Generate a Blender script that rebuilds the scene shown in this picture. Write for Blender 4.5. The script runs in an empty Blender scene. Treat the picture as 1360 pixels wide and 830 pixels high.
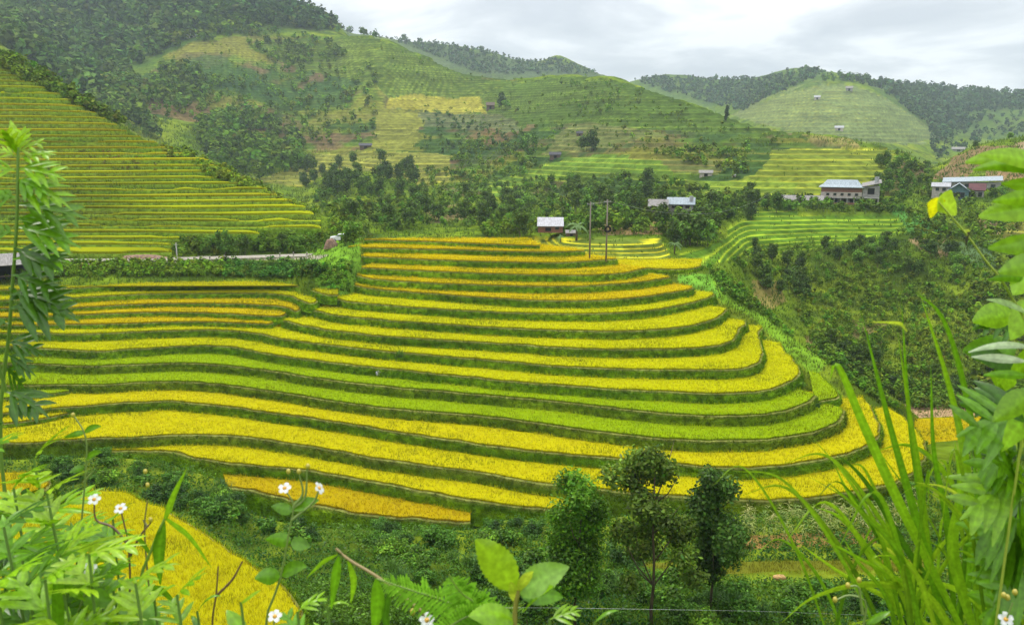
import bpy, math, random
import numpy as np
from mathutils import Vector
R = math.radians
rng = np.random.default_rng(7)
random.seed(7)
scene = bpy.context.scene
COL = scene.collection
# ------------------------------------------------------------------ camera model (x right, y ahead, z up, eye at the origin)
F = 1067.0; PITCH = R(11.9); CP, SP = math.cos(PITCH), math.sin(PITCH)

def pz(x, y, z):
    """point where the sight line through (x, y) meets the level plane z"""
    X = (x-680)/F; Y = (415-y)/F
    dy = CP+Y*SP; dz = -SP+Y*CP
    s = z/dz
    return np.array([X*s, dy*s, z])

def pd(x, y, D):
    """point on the sight line through (x, y), D metres ahead of the eye"""
    X = (x-680)/F; Y = (415-y)/F
    dy = CP+Y*SP; dz = -SP+Y*CP
    s = D/dy
    return np.array([X*s, dy*s, dz*s])

def topx(P):
    P = np.atleast_2d(P)
    f = P[:, 1]*CP-P[:, 2]*SP
    u = P[:, 1]*SP+P[:, 2]*CP
    f = np.where(f > 1e-3, f, 1e-3)
    return 680+F*P[:, 0]/f, 415-F*u/f

# ------------------------------------------------------------------ noise
def _h(ix, iy, s):
    n = (ix.astype(np.int64)*374761393+iy.astype(np.int64)*668265263+s*1442695041) & 0x7fffffff
    n = (n ^ (n >> 13))*1274126177 & 0x7fffffff
    n = (n ^ (n >> 16)) & 0xffff
    return n/65535.0

def vnoise(x, y, s=0):
    ix = np.floor(x); iy = np.floor(y); fx = x-ix; fy = y-iy
    fx = fx*fx*(3-2*fx); fy = fy*fy*(3-2*fy)
    a = _h(ix, iy, s); b = _h(ix+1, iy, s); c = _h(ix, iy+1, s); d = _h(ix+1, iy+1, s)
    return (a*(1-fx)+b*fx)*(1-fy)+(c*(1-fx)+d*fx)*fy

def fbm(x, y, s=0, o=4):
    v = 0; a = .5
    for i in range(o):
        v = v+a*(vnoise(x, y, s+i)-.5); x = x*2.03+7.1; y = y*2.03+3.7; a *= .5
    return v

# ------------------------------------------------------------------ mesh + object helpers
def mesh(name, V, Fc, mat, col=None, smooth=False):
    """V (n,3), Fc list of (m,k) index arrays or one, col (n,3)"""
    V = np.asarray(V, np.float32)
    if isinstance(Fc, np.ndarray): Fc = [Fc]
    me = bpy.data.meshes.new(name)
    me.vertices.add(len(V)); me.vertices.foreach_set('co', V.ravel())
    nl = sum(f.size for f in Fc); npoly = sum(len(f) for f in Fc)
    me.loops.add(nl); me.polygons.add(npoly)
    me.loops.foreach_set('vertex_index', np.concatenate([f.ravel() for f in Fc]).astype(np.int32))
    tot = np.concatenate([np.full(len(f), f.shape[1]) for f in Fc])
    st = np.concatenate([[0], np.cumsum(tot)[:-1]])
    me.polygons.foreach_set('loop_start', st.astype(np.int32))
    try: me.polygons.foreach_set('loop_total', tot.astype(np.int32))
    except Exception: pass
    if col is not None:
        a = me.color_attributes.new('Col', 'FLOAT_COLOR', 'POINT')
        c = np.ones((len(V), 4), np.float32); c[:, :3] = np.clip(col, .001, 1)
        a.data.foreach_set('color', c.ravel())
    me.update(calc_edges=True)
    me.polygons.foreach_set('use_smooth', np.full(npoly, smooth))
    me.materials.append(mat)
    return me

def link(me, name, parent=None, loc=None):
    o = bpy.data.objects.new(name, me); COL.objects.link(o)
    if parent is not None: o.parent = parent
    if loc is not None: o.location = loc
    return o

def tag(o, label=None, cat=None, group=None, kind=None):
    if label: o['label'] = label
    if cat: o['category'] = cat
    if group: o['group'] = group
    if kind: o['kind'] = kind
    return o

def empty(name, loc=(0, 0, 0), rz=0, label=None, cat=None, group=None):
    o = bpy.data.objects.new(name, None); COL.objects.link(o)
    o.location = loc; o.rotation_euler = (0, 0, rz); o.empty_display_size = .2
    return tag(o, label, cat, group)

def copy_tree(o, parent=None):
    c = o.copy(); COL.objects.link(c); c.parent = parent
    for ch in list(o.children): copy_tree(ch, c)
    return c

# shape buffer for hard-surface parts
class MB:
    def __init__(s): s.v = []; s.q = []; s.t = []
    def box(s, x0, x1, y0, y1, z0, z1):
        n = len(s.v)
        s.v += [(x, y, z) for z in (z0, z1) for x, y in ((x0, y0), (x1, y0), (x1, y1), (x0, y1))]
        s.q += [(n+a, n+b, n+c, n+d) for a, b, c, d in ((0, 3, 2, 1), (4, 5, 6, 7), (0, 1, 5, 4), (1, 2, 6, 5), (2, 3, 7, 6), (3, 0, 4, 7))]
        return s
    def tube(s, pts, rad, n=7, cap=True):
        pts = [np.array(p, float) for p in pts]
        if np.isscalar(rad): rad = [rad]*len(pts)
        base = len(s.v)
        for i, p in enumerate(pts):
            d = pts[min(i+1, len(pts)-1)]-pts[max(i-1, 0)]; d = d/(np.linalg.norm(d)+1e-9)
            u = np.cross(d, (0.12, .98, .05) if abs(d[2]) > .7 else (0, 0, 1.)); u /= np.linalg.norm(u); w = np.cross(d, u)
            for k in range(n):
                a = 2*math.pi*k/n
                s.v.append(tuple(p+rad[i]*(math.cos(a)*u+math.sin(a)*w)))
        for i in range(len(pts)-1):
            for k in range(n):
                a = base+i*n+k; b = base+i*n+(k+1) % n
                s.q.append((a, b, b+n, a+n))
        if cap:
            for i in (0, len(pts)-1):
                c = len(s.v); s.v.append(tuple(pts[i]))
                for k in range(n):
                    a = base+i*n+k; b = base+i*n+(k+1) % n
                    s.t.append((a, b, c) if i else (b, a, c))
        return s
    def face(s, *p):
        n = len(s.v); s.v += [tuple(q) for q in p]
        (s.q if len(p) == 4 else s.t).append(tuple(range(n, n+len(p)))); return s
    def slab(s, quad, th):
        """four corners (counter-clockwise from above) thickened downwards"""
        n = len(s.v); s.v += [tuple(q) for q in quad]+[(q[0], q[1], q[2]-th) for q in quad]
        s.q += [(n, n+1, n+2, n+3), (n+7, n+6, n+5, n+4)]+[(n+i, n+4+i, n+4+(i+1) % 4, n+(i+1) % 4) for i in range(4)]
        return s
    def ball(s, c, r, nu=10, nv=7):
        r = (r, r, r) if np.isscalar(r) else r
        n = len(s.v)
        for j in range(nv+1):
            for i in range(nu):
                a = 2*math.pi*i/nu; b = math.pi*j/nv
                s.v.append((c[0]+r[0]*math.sin(b)*math.cos(a), c[1]+r[1]*math.sin(b)*math.sin(a), c[2]+r[2]*math.cos(b)))
        for j in range(nv):
            for i in range(nu):
                a = n+j*nu+i; b = n+j*nu+(i+1) % nu
                s.q.append((a, a+nu, b+nu, b))
        return s
    def me(s, name, mat, smooth=False, col=None):
        fs = []
        if s.q: fs.append(np.array(s.q))
        if s.t: fs.append(np.array(s.t))
        return mesh(name, np.array(s.v), fs, mat, None if col is None else np.tile(col, (len(s.v), 1)), smooth)
    def build(s, name, mat, parent=None, smooth=False, col=None):
        return link(s.me(name, mat, smooth, col), name, parent)

# ------------------------------------------------------------------ materials
def _mat(name):
    m = bpy.data.materials.new(name); m.use_nodes = True
    nt = m.node_tree; nt.nodes.clear()
    return m, nt.nodes, nt.links, nt.nodes.new('ShaderNodeOutputMaterial')

def leaf_mat(name, trans=.3, gloss=.06, rough=.5, nscale=0, nstr=.3, bump=0, bscale=5):
    """vegetation: colour of the plant from its own attribute, broken up by noise"""
    m, N, L, out = _mat(name)
    at = N.new('ShaderNodeAttribute'); at.attribute_name = 'Col'
    c = at.outputs['Color']
    if nscale:
        tc = N.new('ShaderNodeTexCoord')
        no = N.new('ShaderNodeTexNoise'); no.inputs['Scale'].default_value = nscale; no.inputs['Detail'].default_value = 4
        L.new(tc.outputs['Object'], no.inputs['Vector'])
        mr = N.new('ShaderNodeMapRange'); mr.inputs[1].default_value = .3; mr.inputs[2].default_value = .7
        mr.inputs[3].default_value = 1-nstr; mr.inputs[4].default_value = 1+nstr
        L.new(no.outputs['Fac'], mr.inputs[0])
        mx = N.new('ShaderNodeVectorMath'); mx.operation = 'SCALE'
        L.new(c, mx.inputs[0]); L.new(mr.outputs[0], mx.inputs['Scale']); c = mx.outputs[0]
    d = N.new('ShaderNodeBsdfDiffuse'); L.new(c, d.inputs['Color'])
    last = d.outputs[0]; nrm = None
    if bump:
        tc = N.new('ShaderNodeTexCoord')
        n2 = N.new('ShaderNodeTexNoise'); n2.inputs['Scale'].default_value = bscale; n2.inputs['Detail'].default_value = 5
        L.new(tc.outputs['Object'], n2.inputs['Vector'])
        b = N.new('ShaderNodeBump'); b.inputs['Strength'].default_value = 1; b.inputs['Distance'].default_value = bump
        L.new(n2.outputs['Fac'], b.inputs['Height']); nrm = b.outputs[0]; L.new(nrm, d.inputs['Normal'])
    if trans:
        t = N.new('ShaderNodeBsdfTranslucent'); L.new(c, t.inputs['Color'])
        s = N.new('ShaderNodeMixShader'); s.inputs[0].default_value = trans
        L.new(last, s.inputs[1]); L.new(t.outputs[0], s.inputs[2]); last = s.outputs[0]
    if gloss:
        g = N.new('ShaderNodeBsdfGlossy'); g.inputs['Roughness'].default_value = rough
        s = N.new('ShaderNodeMixShader'); s.inputs[0].default_value = gloss
        L.new(last, s.inputs[1]); L.new(g.outputs[0], s.inputs[2]); last = s.outputs[0]
    L.new(last, out.inputs['Surface'])
    return m

def solid_mat(name, c1, c2=None, scale=3, rough=.8, metal=0, bump=0, stretch=(1, 1, 1), spec=.3):
    m, N, L, out = _mat(name)
    p = N.new('ShaderNodeBsdfPrincipled'); p.inputs['Roughness'].default_value = rough; p.inputs['Metallic'].default_value = metal
    p.inputs['Specular IOR Level'].default_value = spec
    c2 = c2 or tuple(v*.7 for v in c1)
    tc = N.new('ShaderNodeTexCoord'); mp = N.new('ShaderNodeMapping'); mp.inputs['Scale'].default_value = stretch
    no = N.new('ShaderNodeTexNoise'); no.inputs['Scale'].default_value = scale; no.inputs['Detail'].default_value = 6
    L.new(tc.outputs['Object'], mp.inputs[0]); L.new(mp.outputs[0], no.inputs['Vector'])
    cr = N.new('ShaderNodeValToRGB'); cr.color_ramp.elements[0].position = .35; cr.color_ramp.elements[1].position = .65
    cr.color_ramp.elements[0].color = (*c2, 1); cr.color_ramp.elements[1].color = (*c1, 1)
    L.new(no.outputs['Fac'], cr.inputs[0]); L.new(cr.outputs[0], p.inputs['Base Color'])
    if bump:
        b = N.new('ShaderNodeBump'); b.inputs['Distance'].default_value = bump
        L.new(no.outputs['Fac'], b.inputs['Height']); L.new(b.outputs[0], p.inputs['Normal'])
    L.new(p.outputs[0], out.inputs['Surface'])
    return m

M = {}
M['terrain'] = leaf_mat('hillside_cover', 0, 0, nscale=.35, nstr=.35, bump=.5, bscale=.6)
M['nearbank'] = leaf_mat('bank_grass', 0, 0, nscale=1.3, nstr=.45, bump=.12, bscale=4)
M['rice'] = leaf_mat('rice_blades', .42, 0)
M['ricebase'] = leaf_mat('rice_canopy', 0, 0, nscale=2.5, nstr=.35, bump=.15, bscale=6)
M['grass'] = leaf_mat('grass_blades', .3, .02)
M['foliage'] = leaf_mat('foliage', .3, .015, .4)
M['farfoliage'] = leaf_mat('far_foliage', .15, .0)
M['leaf'] = leaf_mat('fresh_leaf', .45, .03, .3, nscale=140, nstr=.22)
M['bark'] = solid_mat('bark', (.16, .11, .07), (.07, .05, .035), 8, .9, bump=.03, stretch=(1, 1, .2))
M['stem'] = leaf_mat('plant_stem', .1, .08, .4)
# ------------------------------------------------------------------ the land: lines of points (x, D, y) or (x, D, None, z), near to far
E_ = None
def crest_left(x): return np.interp(x, [-200, 0, 50, 90, 150, 190, 230, 280, 330, 380, 430, 450], [-30, 78, 100, 126, 163, 188, 204, 222, 247, 270, 291, 298])
LINES = [
 [(-400, 2, E_, -1.9), (1800, 2, E_, -1.9)],
 [(-400, 8, E_, -6.5), (1800, 8, E_, -6.5)],
 [(-400, 30, E_, -22), (1800, 30, E_, -22)],
 [(-400, 41, 850), (1800, 41, 850)],
 [(-400, 53, 762), (600, 53, 762), (1000, 53, 766), (1800, 53, 770)],
 [(-400, 80, 608), (0, 80, 608), (120, 80, 606), (200, 78, 613), (290, 74, 640), (330, 69, 690), (480, 67.5, 700), (620, 67, 704), (680, 68, 688), (780, 68, 688), (850, 69, 680), (1000, 69, 678), (1120, 70, 670), (1190, 73, 655), (1240, 79, 620), (1300, 84, 618), (1800, 85, 618)],
 [(-400, 88, E_, -38), (120, 88, E_, -38), (290, 82, E_, -38), (480, 76, E_, -39), (1000, 78, E_, -39), (1190, 80, E_, -39), (1240, 87, 596), (1800, 91, 590)],
 [(-400, 118, E_, -28), (440, 114, E_, -27.5), (500, 116, E_, -26), (850, 116, E_, -26), (950, 112, E_, -28), (1000, 108, E_, -29.5), (1050, 98, E_, -31.5), (1100, 94, E_, -32.5), (1150, 88, E_, -35), (1200, 91, E_, -36), (1250, 98, 580), (1800, 98, 575)],
 [(-400, 130, 371), (380, 130, 370), (410, 125, 355), (450, 124, 352), (478, 133, 326), (500, 134, E_, -19.5), (850, 134, E_, -21), (900, 135, 355), (950, 132, 364), (1000, 122, 397), (1050, 112, 441), (1080, 106, 466), (1140, 98, 512), (1190, 97, 540), (1240, 104, 572), (1300, 104, 568), (1800, 105, 560)],
 [(-400, 138, 351), (200, 140, 350), (400, 142, 343), (450, 136, 330), (478, 140, 318), (520, 146, E_, -26), (720, 144, E_, -27), (760, 142, 356), (900, 143, 354), (950, 146, 358), (1000, 140, E_, -33), (1100, 128, E_, -42), (1190, 125, 548), (1250, 122, 548), (1360, 120, 548), (1800, 120, 548)],
 [(-400, 147, 344), (200, 148, 344), (400, 150, 338), (450, 152, 316), (500, 190, 318), (600, 185, 318), (700, 172, 322), (760, 155, 346), (800, 153, 348), (900, 152, 350), (950, 156, 352), (1000, 168, 388), (1050, 160, 434), (1100, 150, 475), (1150, 144, 508), (1190, 140, 532), (1260, 140, 530), (1800, 140, 530)],
 [(-400, 186, 150), (0, 180, 225), (200, 172, 262), (300, 164, 290), (400, 157, 316), (450, 158, 306), (500, 255, 292), (600, 255, 292), (700, 215, 305), (750, 168, 319), (800, 166, 319), (870, 167, 321), (900, 174, 322), (950, 177, 327), (1000, 180, 352), (1050, 185, 378), (1100, 182, 395), (1150, 178, 420), (1200, 176, 430), (1260, 174, 430), (1360, 168, 420), (1800, 168, 420)],
 [(-400, 330, -60), (-200, 270, -30), (0, 240, 78), (50, 234, 100), (90, 229, 126), (150, 221, 163), (190, 214, 188), (230, 207, 204), (280, 197, 222), (330, 186, 247), (380, 175, 270), (430, 166, 291), (450, 164, 298), (480, 260, 290), (520, 320, 262), (600, 320, 262), (700, 290, 278), (800, 225, 288), (900, 215, 286), (950, 206, 297), (1000, 205, 320), (1100, 210, 322), (1200, 212, 318), (1260, 208, 330), (1360, 200, 330), (1800, 200, 330)],
 [(-400, 400, E_, 20), (0, 330, E_, -8), (150, 310, E_, -18), (280, 300, E_, -26), (400, 290, E_, -32), (450, 300, 280), (520, 375, 243), (600, 375, 243), (700, 335, 256), (800, 270, 268), (900, 250, 272), (1000, 248, 275), (1125, 250, 273), (1240, 254, 270), (1300, 250, 266), (1800, 250, 262)],
 [(-400, 520, E_, 30), (0, 440, E_, 10), (100, 440, 180), (200, 440, 200), (300, 430, 222), (400, 400, 250), (500, 450, 214), (600, 480, 200), (700, 410, 206), (800, 350, 216), (900, 305, 226), (1000, 305, 218), (1100, 310, 210), (1180, 308, 214), (1240, 300, 235), (1300, 290, 222), (1360, 290, 215), (1800, 290, 210)],
 [(-400, 640, 0), (0, 560, 50), (100, 560, 110), (200, 560, 130), (300, 560, 158), (400, 560, 178), (500, 590, 160), (600, 620, 150), (700, 560, 150), (800, 490, 152), (900, 420, 178), (1000, 380, 192), (1100, 350, 203), (1180, 335, 207), (1240, 312, 226), (1300, 318, 196), (1360, 318, 187), (1800, 318, 160)],
 [(-400, 760, -60), (0, 720, 15), (120, 720, 70), (250, 700, 56), (350, 740, 46), (400, 760, 46), (440, 760, 50), (500, 750, 52), (560, 740, 75), (620, 730, 99), (690, 720, 107), (730, 715, 103), (800, 640, 104), (860, 580, 120), (940, 500, 145), (1000, 450, 165), (1080, 400, 183), (1150, 365, 193), (1200, 350, 203), (1235, 332, 223), (1300, 335, 191), (1360, 335, 183), (1800, 335, 150)],
 [(-400, 1000, -150), (0, 960, -60), (200, 960, -50), (300, 960, -30), (380, 940, 0), (420, 930, 18), (445, 920, 34), (470, 900, 60), (500, 880, 70), (560, 860, 100), (700, 850, 130), (860, 820, 150), (960, 760, 175), (1080, 640, 205), (1235, 540, 240), (1300, 560, 225), (1800, 560, 200)],
 [(-400, 1200, E_, 200), (300, 1200, E_, 180), (450, 1150, E_, 100), (560, 1100, 125), (800, 1100, 150), (940, 1050, 168), (985, 1020, 150), (1010, 1010, 135), (1050, 1000, 119), (1090, 1000, 109), (1130, 1000, 112), (1170, 1000, 124), (1210, 990, 150), (1250, 960, 180), (1300, 900, 195), (1360, 900, 192), (1800, 900, 190)],
 [(-400, 1500, E_, 200), (300, 1400, -10), (380, 1400, 4), (430, 1400, 24), (470, 1400, 45), (510, 1400, 50), (540, 1400, 56), (600, 1400, 62), (640, 1400, 68), (690, 1400, 81), (715, 1400, 82), (740, 1400, 77), (770, 1400, 86), (800, 1400, 102), (830, 1430, 110), (850, 1450, 107), (900, 1450, 101), (950, 1450, 108), (1000, 1450, 106), (1030, 1450, 98), (1070, 1450, 93), (1100, 1450, 100), (1130, 1450, 106), (1160, 1430, 111), (1200, 1400, 114), (1250, 1380, 119), (1300, 1360, 122), (1360, 1360, 125), (1800, 1360, 110)],
 [(-400, 1800, E_, 120), (1800, 1800, E_, 60)],
 [(-400, 2500, E_, 0), (1800, 2500, E_, 0)],
]
TG = np.arange(-1.02, 1.0201, 1.75/F)       # tan(azimuth) of the columns
LK = np.zeros((len(LINES), 2, len(TG)))
def pchip1(x, y, q):
    h = np.diff(x); d = np.diff(y)/h
    m = np.zeros(len(x)); m[0] = d[0]; m[-1] = d[-1]
    for i in range(1, len(x)-1):
        if d[i-1]*d[i] > 0: m[i] = 2*d[i-1]*d[i]/(d[i-1]+d[i])
    i = np.clip(np.searchsorted(x, q)-1, 0, len(x)-2)
    s = np.clip((q-x[i])/h[i], 0, 1); H = h[i]
    return (2*s**3-3*s**2+1)*y[i]+(s**3-2*s**2+s)*H*m[i]+(-2*s**3+3*s**2)*y[i+1]+(s**3-s**2)*H*m[i+1]
for li, ln in enumerate(LINES):
    t = []; D = []; z = []
    for k in ln:
        if k[2] is None: t.append((k[0]-680)/F/CP); D.append(k[1]); z.append(k[3])
        else:
            p = pd(k[0], k[2], k[1]); t.append(p[0]/p[1]); D.append(k[1]); z.append(p[2])
    t = np.array(t); o = np.argsort(t)
    LK[li, 0] = pchip1(t[o], np.array(D)[o], TG); LK[li, 1] = pchip1(t[o], np.array(z)[o], TG)
for li in range(1, len(LINES)): LK[li, 0] = np.maximum(LK[li, 0], LK[li-1, 0]+1.0)

X_, Z_ = LK[:, 0], LK[:, 1]
dl = np.diff(Z_, axis=0)/np.diff(X_, axis=0)
ms = np.zeros_like(Z_); ms[0] = dl[0]; ms[-1] = dl[-1]
pr = dl[:-1]*dl[1:]
ms[1:-1] = np.where(pr > 0, 2*pr/(dl[:-1]+dl[1:]+1e-12), 0)
ar = np.arange(len(TG))
def Hrow(D):
    """smooth land height at distance D in every column"""
    D = np.broadcast_to(D, TG.shape)
    i = np.clip((D[None] >= X_).sum(0)-1, 0, len(LINES)-2)
    h = X_[i+1, ar]-X_[i, ar]; s = np.clip((D-X_[i, ar])/h, 0, 1)
    return (2*s**3-3*s**2+1)*Z_[i, ar]+(s**3-2*s**2+s)*h*ms[i, ar]+(-2*s**3+3*s**2)*Z_[i+1, ar]+(s**3-s**2)*h*ms[i+1, ar]
DR = [2.0]
while DR[-1] < 2480:
    d = DR[-1]
    DR.append(d+max(.25, d*(.02 if d < 38 else .006 if d < 140 else .0031 if d < 800 else .005 if d < 1500 else .03)))
DR = np.array(DR)
ZG = np.array([Hrow(d) for d in DR])
cosA = np.ones_like(TG)
XG = DR[:, None]*(TG*cosA)[None]; YG = DR[:, None]*cosA[None]
# natural unevenness
amp = np.clip(DR, 10, 900)[:, None]
ZS = ZG.copy()
calm = np.clip(np.abs(DR-140)/10-.3, .12, 1)[:, None]
ZG = ZG+fbm(XG/38, YG/38, 3)*np.clip(amp*.022, .4, 9)*calm+fbm(XG/9, YG/9, 9, 3)*np.clip(amp*.006, .2, 2.2)*calm
SH = ZG.shape
PXg, PYg = topx(np.stack([XG.ravel(), YG.ravel(), ZG.ravel()], 1)); PXg = PXg.reshape(SH); PYg = PYg.reshape(SH)
DG = np.broadcast_to(DR[:, None], SH)

def inpoly(px, py, poly):
    poly = np.asarray(poly, float); r = np.zeros(px.shape, bool)
    x0, y0 = poly[:, 0].min(), poly[:, 1].min(); x1, y1 = poly[:, 0].max(), poly[:, 1].max()
    c = (px >= x0) & (px <= x1) & (py >= y0) & (py <= y1)
    X = px[c]; Y = py[c]; q = np.zeros(X.shape, bool)
    a = poly; b = np.roll(poly, -1, 0)
    for (ax, ay), (bx, by) in zip(a, b):
        if ay == by: continue
        k = ((ay > Y) != (by > Y)) & (X < (bx-ax)*(Y-ay)/(by-ay)+ax)
        q ^= k
    r[c] = q
    return r

wob = fbm(XG/28, YG/28, 21, 5)
wobx = PXg+wob*24; woby = PYg+fbm(XG/28, YG/28, 33, 5)*14
# base cover: grass, scrub and a little bare soil
n1 = fbm(XG/30, YG/30, 50, 5); n2 = fbm(XG/7, YG/7, 61, 4)
def c3(*v): return np.array(v, float)
GR = c3(.105, .165, .010); DK = c3(.040, .075, .010); BRN = c3(.24, .15, .065); LGT = c3(.18, .225, .015)
CG = GR+(LGT-GR)*np.clip(n1*2.4+.3, 0, 1)[..., None]
CG = CG+(DK-CG)*np.clip(-n2*3.5+.15, 0, .8)[..., None]
def blend(mask, c, a=1.0):
    CG[mask] = CG[mask]*(1-a)+np.asarray(c)*a
# (polygon in the photo, Dmin, Dmax, colour, strength)
PATCH = [
 ([(0, 0), (440, 0), (440, 45), (300, 45), (250, 60), (118, 140), (0, 60)], 480, 1300, (.05, .095, .025), .6),
 ([(840, 90), (1110, 90), (1090, 112), (1000, 135), (940, 140), (840, 125)], 900, 1700, (.055, .10, .03), .6),
 ([(1140, 100), (1370, 100), (1370, 185), (1250, 185), (1200, 150)], 700, 1700, (.05, .095, .03), .6),
 ([(520, 52), (800, 90), (800, 115), (640, 108), (560, 80)], 1000, 1700, (.06, .085, .04), .6),
 ([(290, 70), (430, 80), (450, 120), (330, 118), (290, 100)], 450, 900, (.22, .22, .07), .7),
 ([(118, 140), (250, 60), (320, 110), (360, 170), (250, 165)], 450, 900, (.13, .19, .035), .5),
 ([(425, 150), (520, 150), (510, 190), (440, 195)], 400, 700, (.26, .20, .10), .55),
 ([(560, 158), (640, 160), (700, 175), (640, 190), (560, 185)], 400, 700, (.20, .18, .09), .5),
 ([(560, 152), (620, 150), (620, 185), (560, 190)], 400, 700, (.05, .13, .05), .6),
 ([(684, 178), (700, 176), (705, 196), (680, 204)], 380, 640, (.26, .11, .05), .9),
 ([(660, 196), (700, 200), (690, 218), (662, 214)], 380, 640, (.24, .13, .06), .6),
 ([(830, 182), (880, 180), (872, 200), (828, 200)], 380, 640, (.27, .19, .08), .7),
 ([(900, 180), (1010, 176), (1130, 186), (1140, 194), (1010, 196), (900, 200)], 380, 640, (.30, .22, .09), .6),
 ([(345, 155), (400, 150), (415, 172), (350, 175)], 420, 700, (.06, .14, .04), .5),
 ([(1238, 238), (1262, 212), (1300, 196), (1345, 196), (1340, 210), (1300, 225), (1285, 240)], 350, 460, (.20, .125, .07), .85),
 ([(1345, 192), (1375, 190), (1375, 206), (1350, 208)], 350, 460, (.34, .23, .15), .8),
 ([(1315, 225), (1360, 225), (1360, 244), (1310, 240)], 300, 460, (.3, .16, .1), .7),
 ([(1205, 318), (1255, 318), (1275, 345), (1240, 345)], 200, 300, (.35, .24, .12), .8),
 ([(1240, 325), (1330, 318), (1330, 360), (1280, 350)], 200, 300, (.10, .17, .07), .8),
 ([(1300, 285), (1330, 285), (1335, 310), (1300, 312)], 230, 350, (.28, .18, .10), .8),
 ([(1180, 275), (1240, 290), (1250, 312), (1200, 310)], 230, 350, (.07, .22, .04), .8),
 ([(1000, 372), (1030, 372), (1045, 400), (1020, 415), (1003, 400)], 140, 260, (.24, .17, .06), .7),
 ([(1070, 445), (1100, 450), (1100, 475), (1075, 478)], 130, 260, (.22, .14, .06), .7),
 ([(1130, 425), (1175, 430), (1170, 455), (1130, 450)], 130, 260, (.22, .15, .07), .6),
 ([(975, 712), (1190, 704), (1200, 722), (975, 730)], 40, 90, (.30, .15, .06), .8),
 ([(1180, 536), (1370, 532), (1370, 552), (1180, 552)], 112, 145, (.34, .22, .12), .95),
 ([(570, 278), (620, 268), (625, 292), (575, 298)], 180, 380, (.25, .17, .09), .7),
 ([(795, 298), (875, 296), (880, 312), (800, 314)], 170, 300, (.26, .15, .08), .7),
 ([(640, 300), (650, 240), (665, 222), (672, 226), (660, 262), (652, 300)], 200, 480, (.34, .26, .10), .7),
 ([(400, 0), (470, 42), (800, 100), (800, 120), (480, 70), (400, 40)], 1250, 1700, (.07, .10, .05), .4),
 ([(900, 362), (955, 362), (970, 400), (925, 385), (900, 372)], 105, 150, (.13, .30, .03), .9),
 ([(945, 365), (1000, 390), (1060, 445), (1100, 480), (1080, 500), (1040, 460), (1000, 420), (960, 400)], 90, 138, (.16, .30, .02), .9),
 ([(395, 330), (480, 315), (484, 400), (430, 400)], 100, 160, (.13, .26, .02), .9),
 ([(0, 346), (460, 338), (460, 344), (0, 353)], 134, 152, (.30, .27, .20), .95),
]
for poly, d0, d1, c, a in PATCH:
    if 190 < d0 < 500: d0 = d0*.68
    blend(inpoly(wobx, woby, poly) & (DG >= d0) & (DG <= d1), c, a)
blend((DG < 38), (.03, .06, .012), .8)
# terraced fields: (polygon, Dmin, Dmax, step height, tread colour, bank colour)
PG = (.24, .25, .045)
FIELD = [
 ([(118, 140), (250, 58), (330, 50), (440, 48), (560, 75), (690, 105), (800, 104), (1000, 165), (1235, 222), (1200, 262), (1000, 264), (600, 262), (560, 215), (470, 200), (345, 205), (280, 165)], 240, 820, 2.6, (.175, .225, .024), (.065, .11, .014)),
 ([(516, 127), (650, 130), (660, 150), (600, 152), (515, 146)], 450, 760, 2.4, (.33, .30, .035), (.22, .21, .03)),
 ([(500, 146), (565, 150), (545, 196), (490, 196)], 400, 760, 2.2, (.22, .22, .03), (.14, .15, .025)),
 ([(430, 46), (500, 50), (560, 73), (640, 100), (720, 108), (700, 130), (660, 130), (516, 128), (500, 110), (440, 100), (380, 85), (330, 60)], 480, 800, 2.6, (.17, .215, .026), (.06, .10, .014)),
 ([(640, 128), (690, 106), (730, 102), (800, 103), (870, 122), (1000, 165), (1090, 183), (1010, 178), (900, 172), (820, 166), (760, 160), (650, 165)], 430, 760, 2.4, (.165, .215, .026), (.055, .095, .014)),
 ([(560, 152), (660, 152), (700, 165), (640, 175), (560, 165)], 430, 760, 2.2, (.17, .17, .05), (.08, .10, .04)),
 ([(760, 160), (860, 168), (880, 182), (800, 200), (720, 205), (740, 175)], 400, 700, 2.2, (.22, .20, .06), (.09, .11, .03)),
 ([(985, 245), (1030, 202), (1090, 194), (1180, 194), (1196, 214), (1180, 235), (1150, 246), (1080, 262), (1000, 264)], 340, 480, 1.9, (.36, .36, .03), (.13, .17, .02)),
 ([(870, 205), (960, 208), (955, 232), (880, 225)], 360, 520, 2.0, (.27, .21, .06), (.10, .12, .03)),
 ([(890, 240), (1060, 240), (1060, 266), (890, 262)], 330, 480, 1.9, (.30, .34, .03), (.12, .18, .02)),
 ([(640, 250), (700, 222), (780, 206), (880, 208), (900, 232), (800, 232), (700, 248), (660, 262)], 360, 560, 2.0, (.27, .32, .03), (.09, .16, .02)),
 ([(345, 245), (400, 205), (480, 197), (605, 205), (598, 232), (570, 252), (500, 228), (440, 228), (400, 250)], 380, 560, 2.1, (.34, .32, .04), (.14, .15, .03)),
 ([(960, 300), (1010, 280), (1190, 284), (1205, 308), (1120, 322), (1030, 334), (930, 352), (870, 352), (900, 335), (960, 322)], 140, 340, .72, (.30, .38, .02), (.075, .15, .012)),
 ([(700, 315), (875, 315), (895, 352), (730, 352)], 141, 240, .55, (.62, .55, .02), (.10, .14, .02)),
 ([(1320, 275), (1370, 275), (1370, 325), (1335, 320)], 230, 350, 1.6, (.32, .30, .04), (.14, .14, .03)),
 ([(965, 150), (1050, 118), (1090, 109), (1135, 113), (1175, 128), (1215, 155), (1255, 185), (1200, 192), (1080, 180), (1000, 162)], 600, 1060, 3.8, PG, (.12, .16, .05)),
 ([(190, 25), (230, 30), (215, 42), (150, 48), (130, 40)], 480, 1000, 3, (.20, .24, .06), (.10, .14, .04)),
]
warp = fbm(XG/60, YG/60, 77, 3)*3
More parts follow.
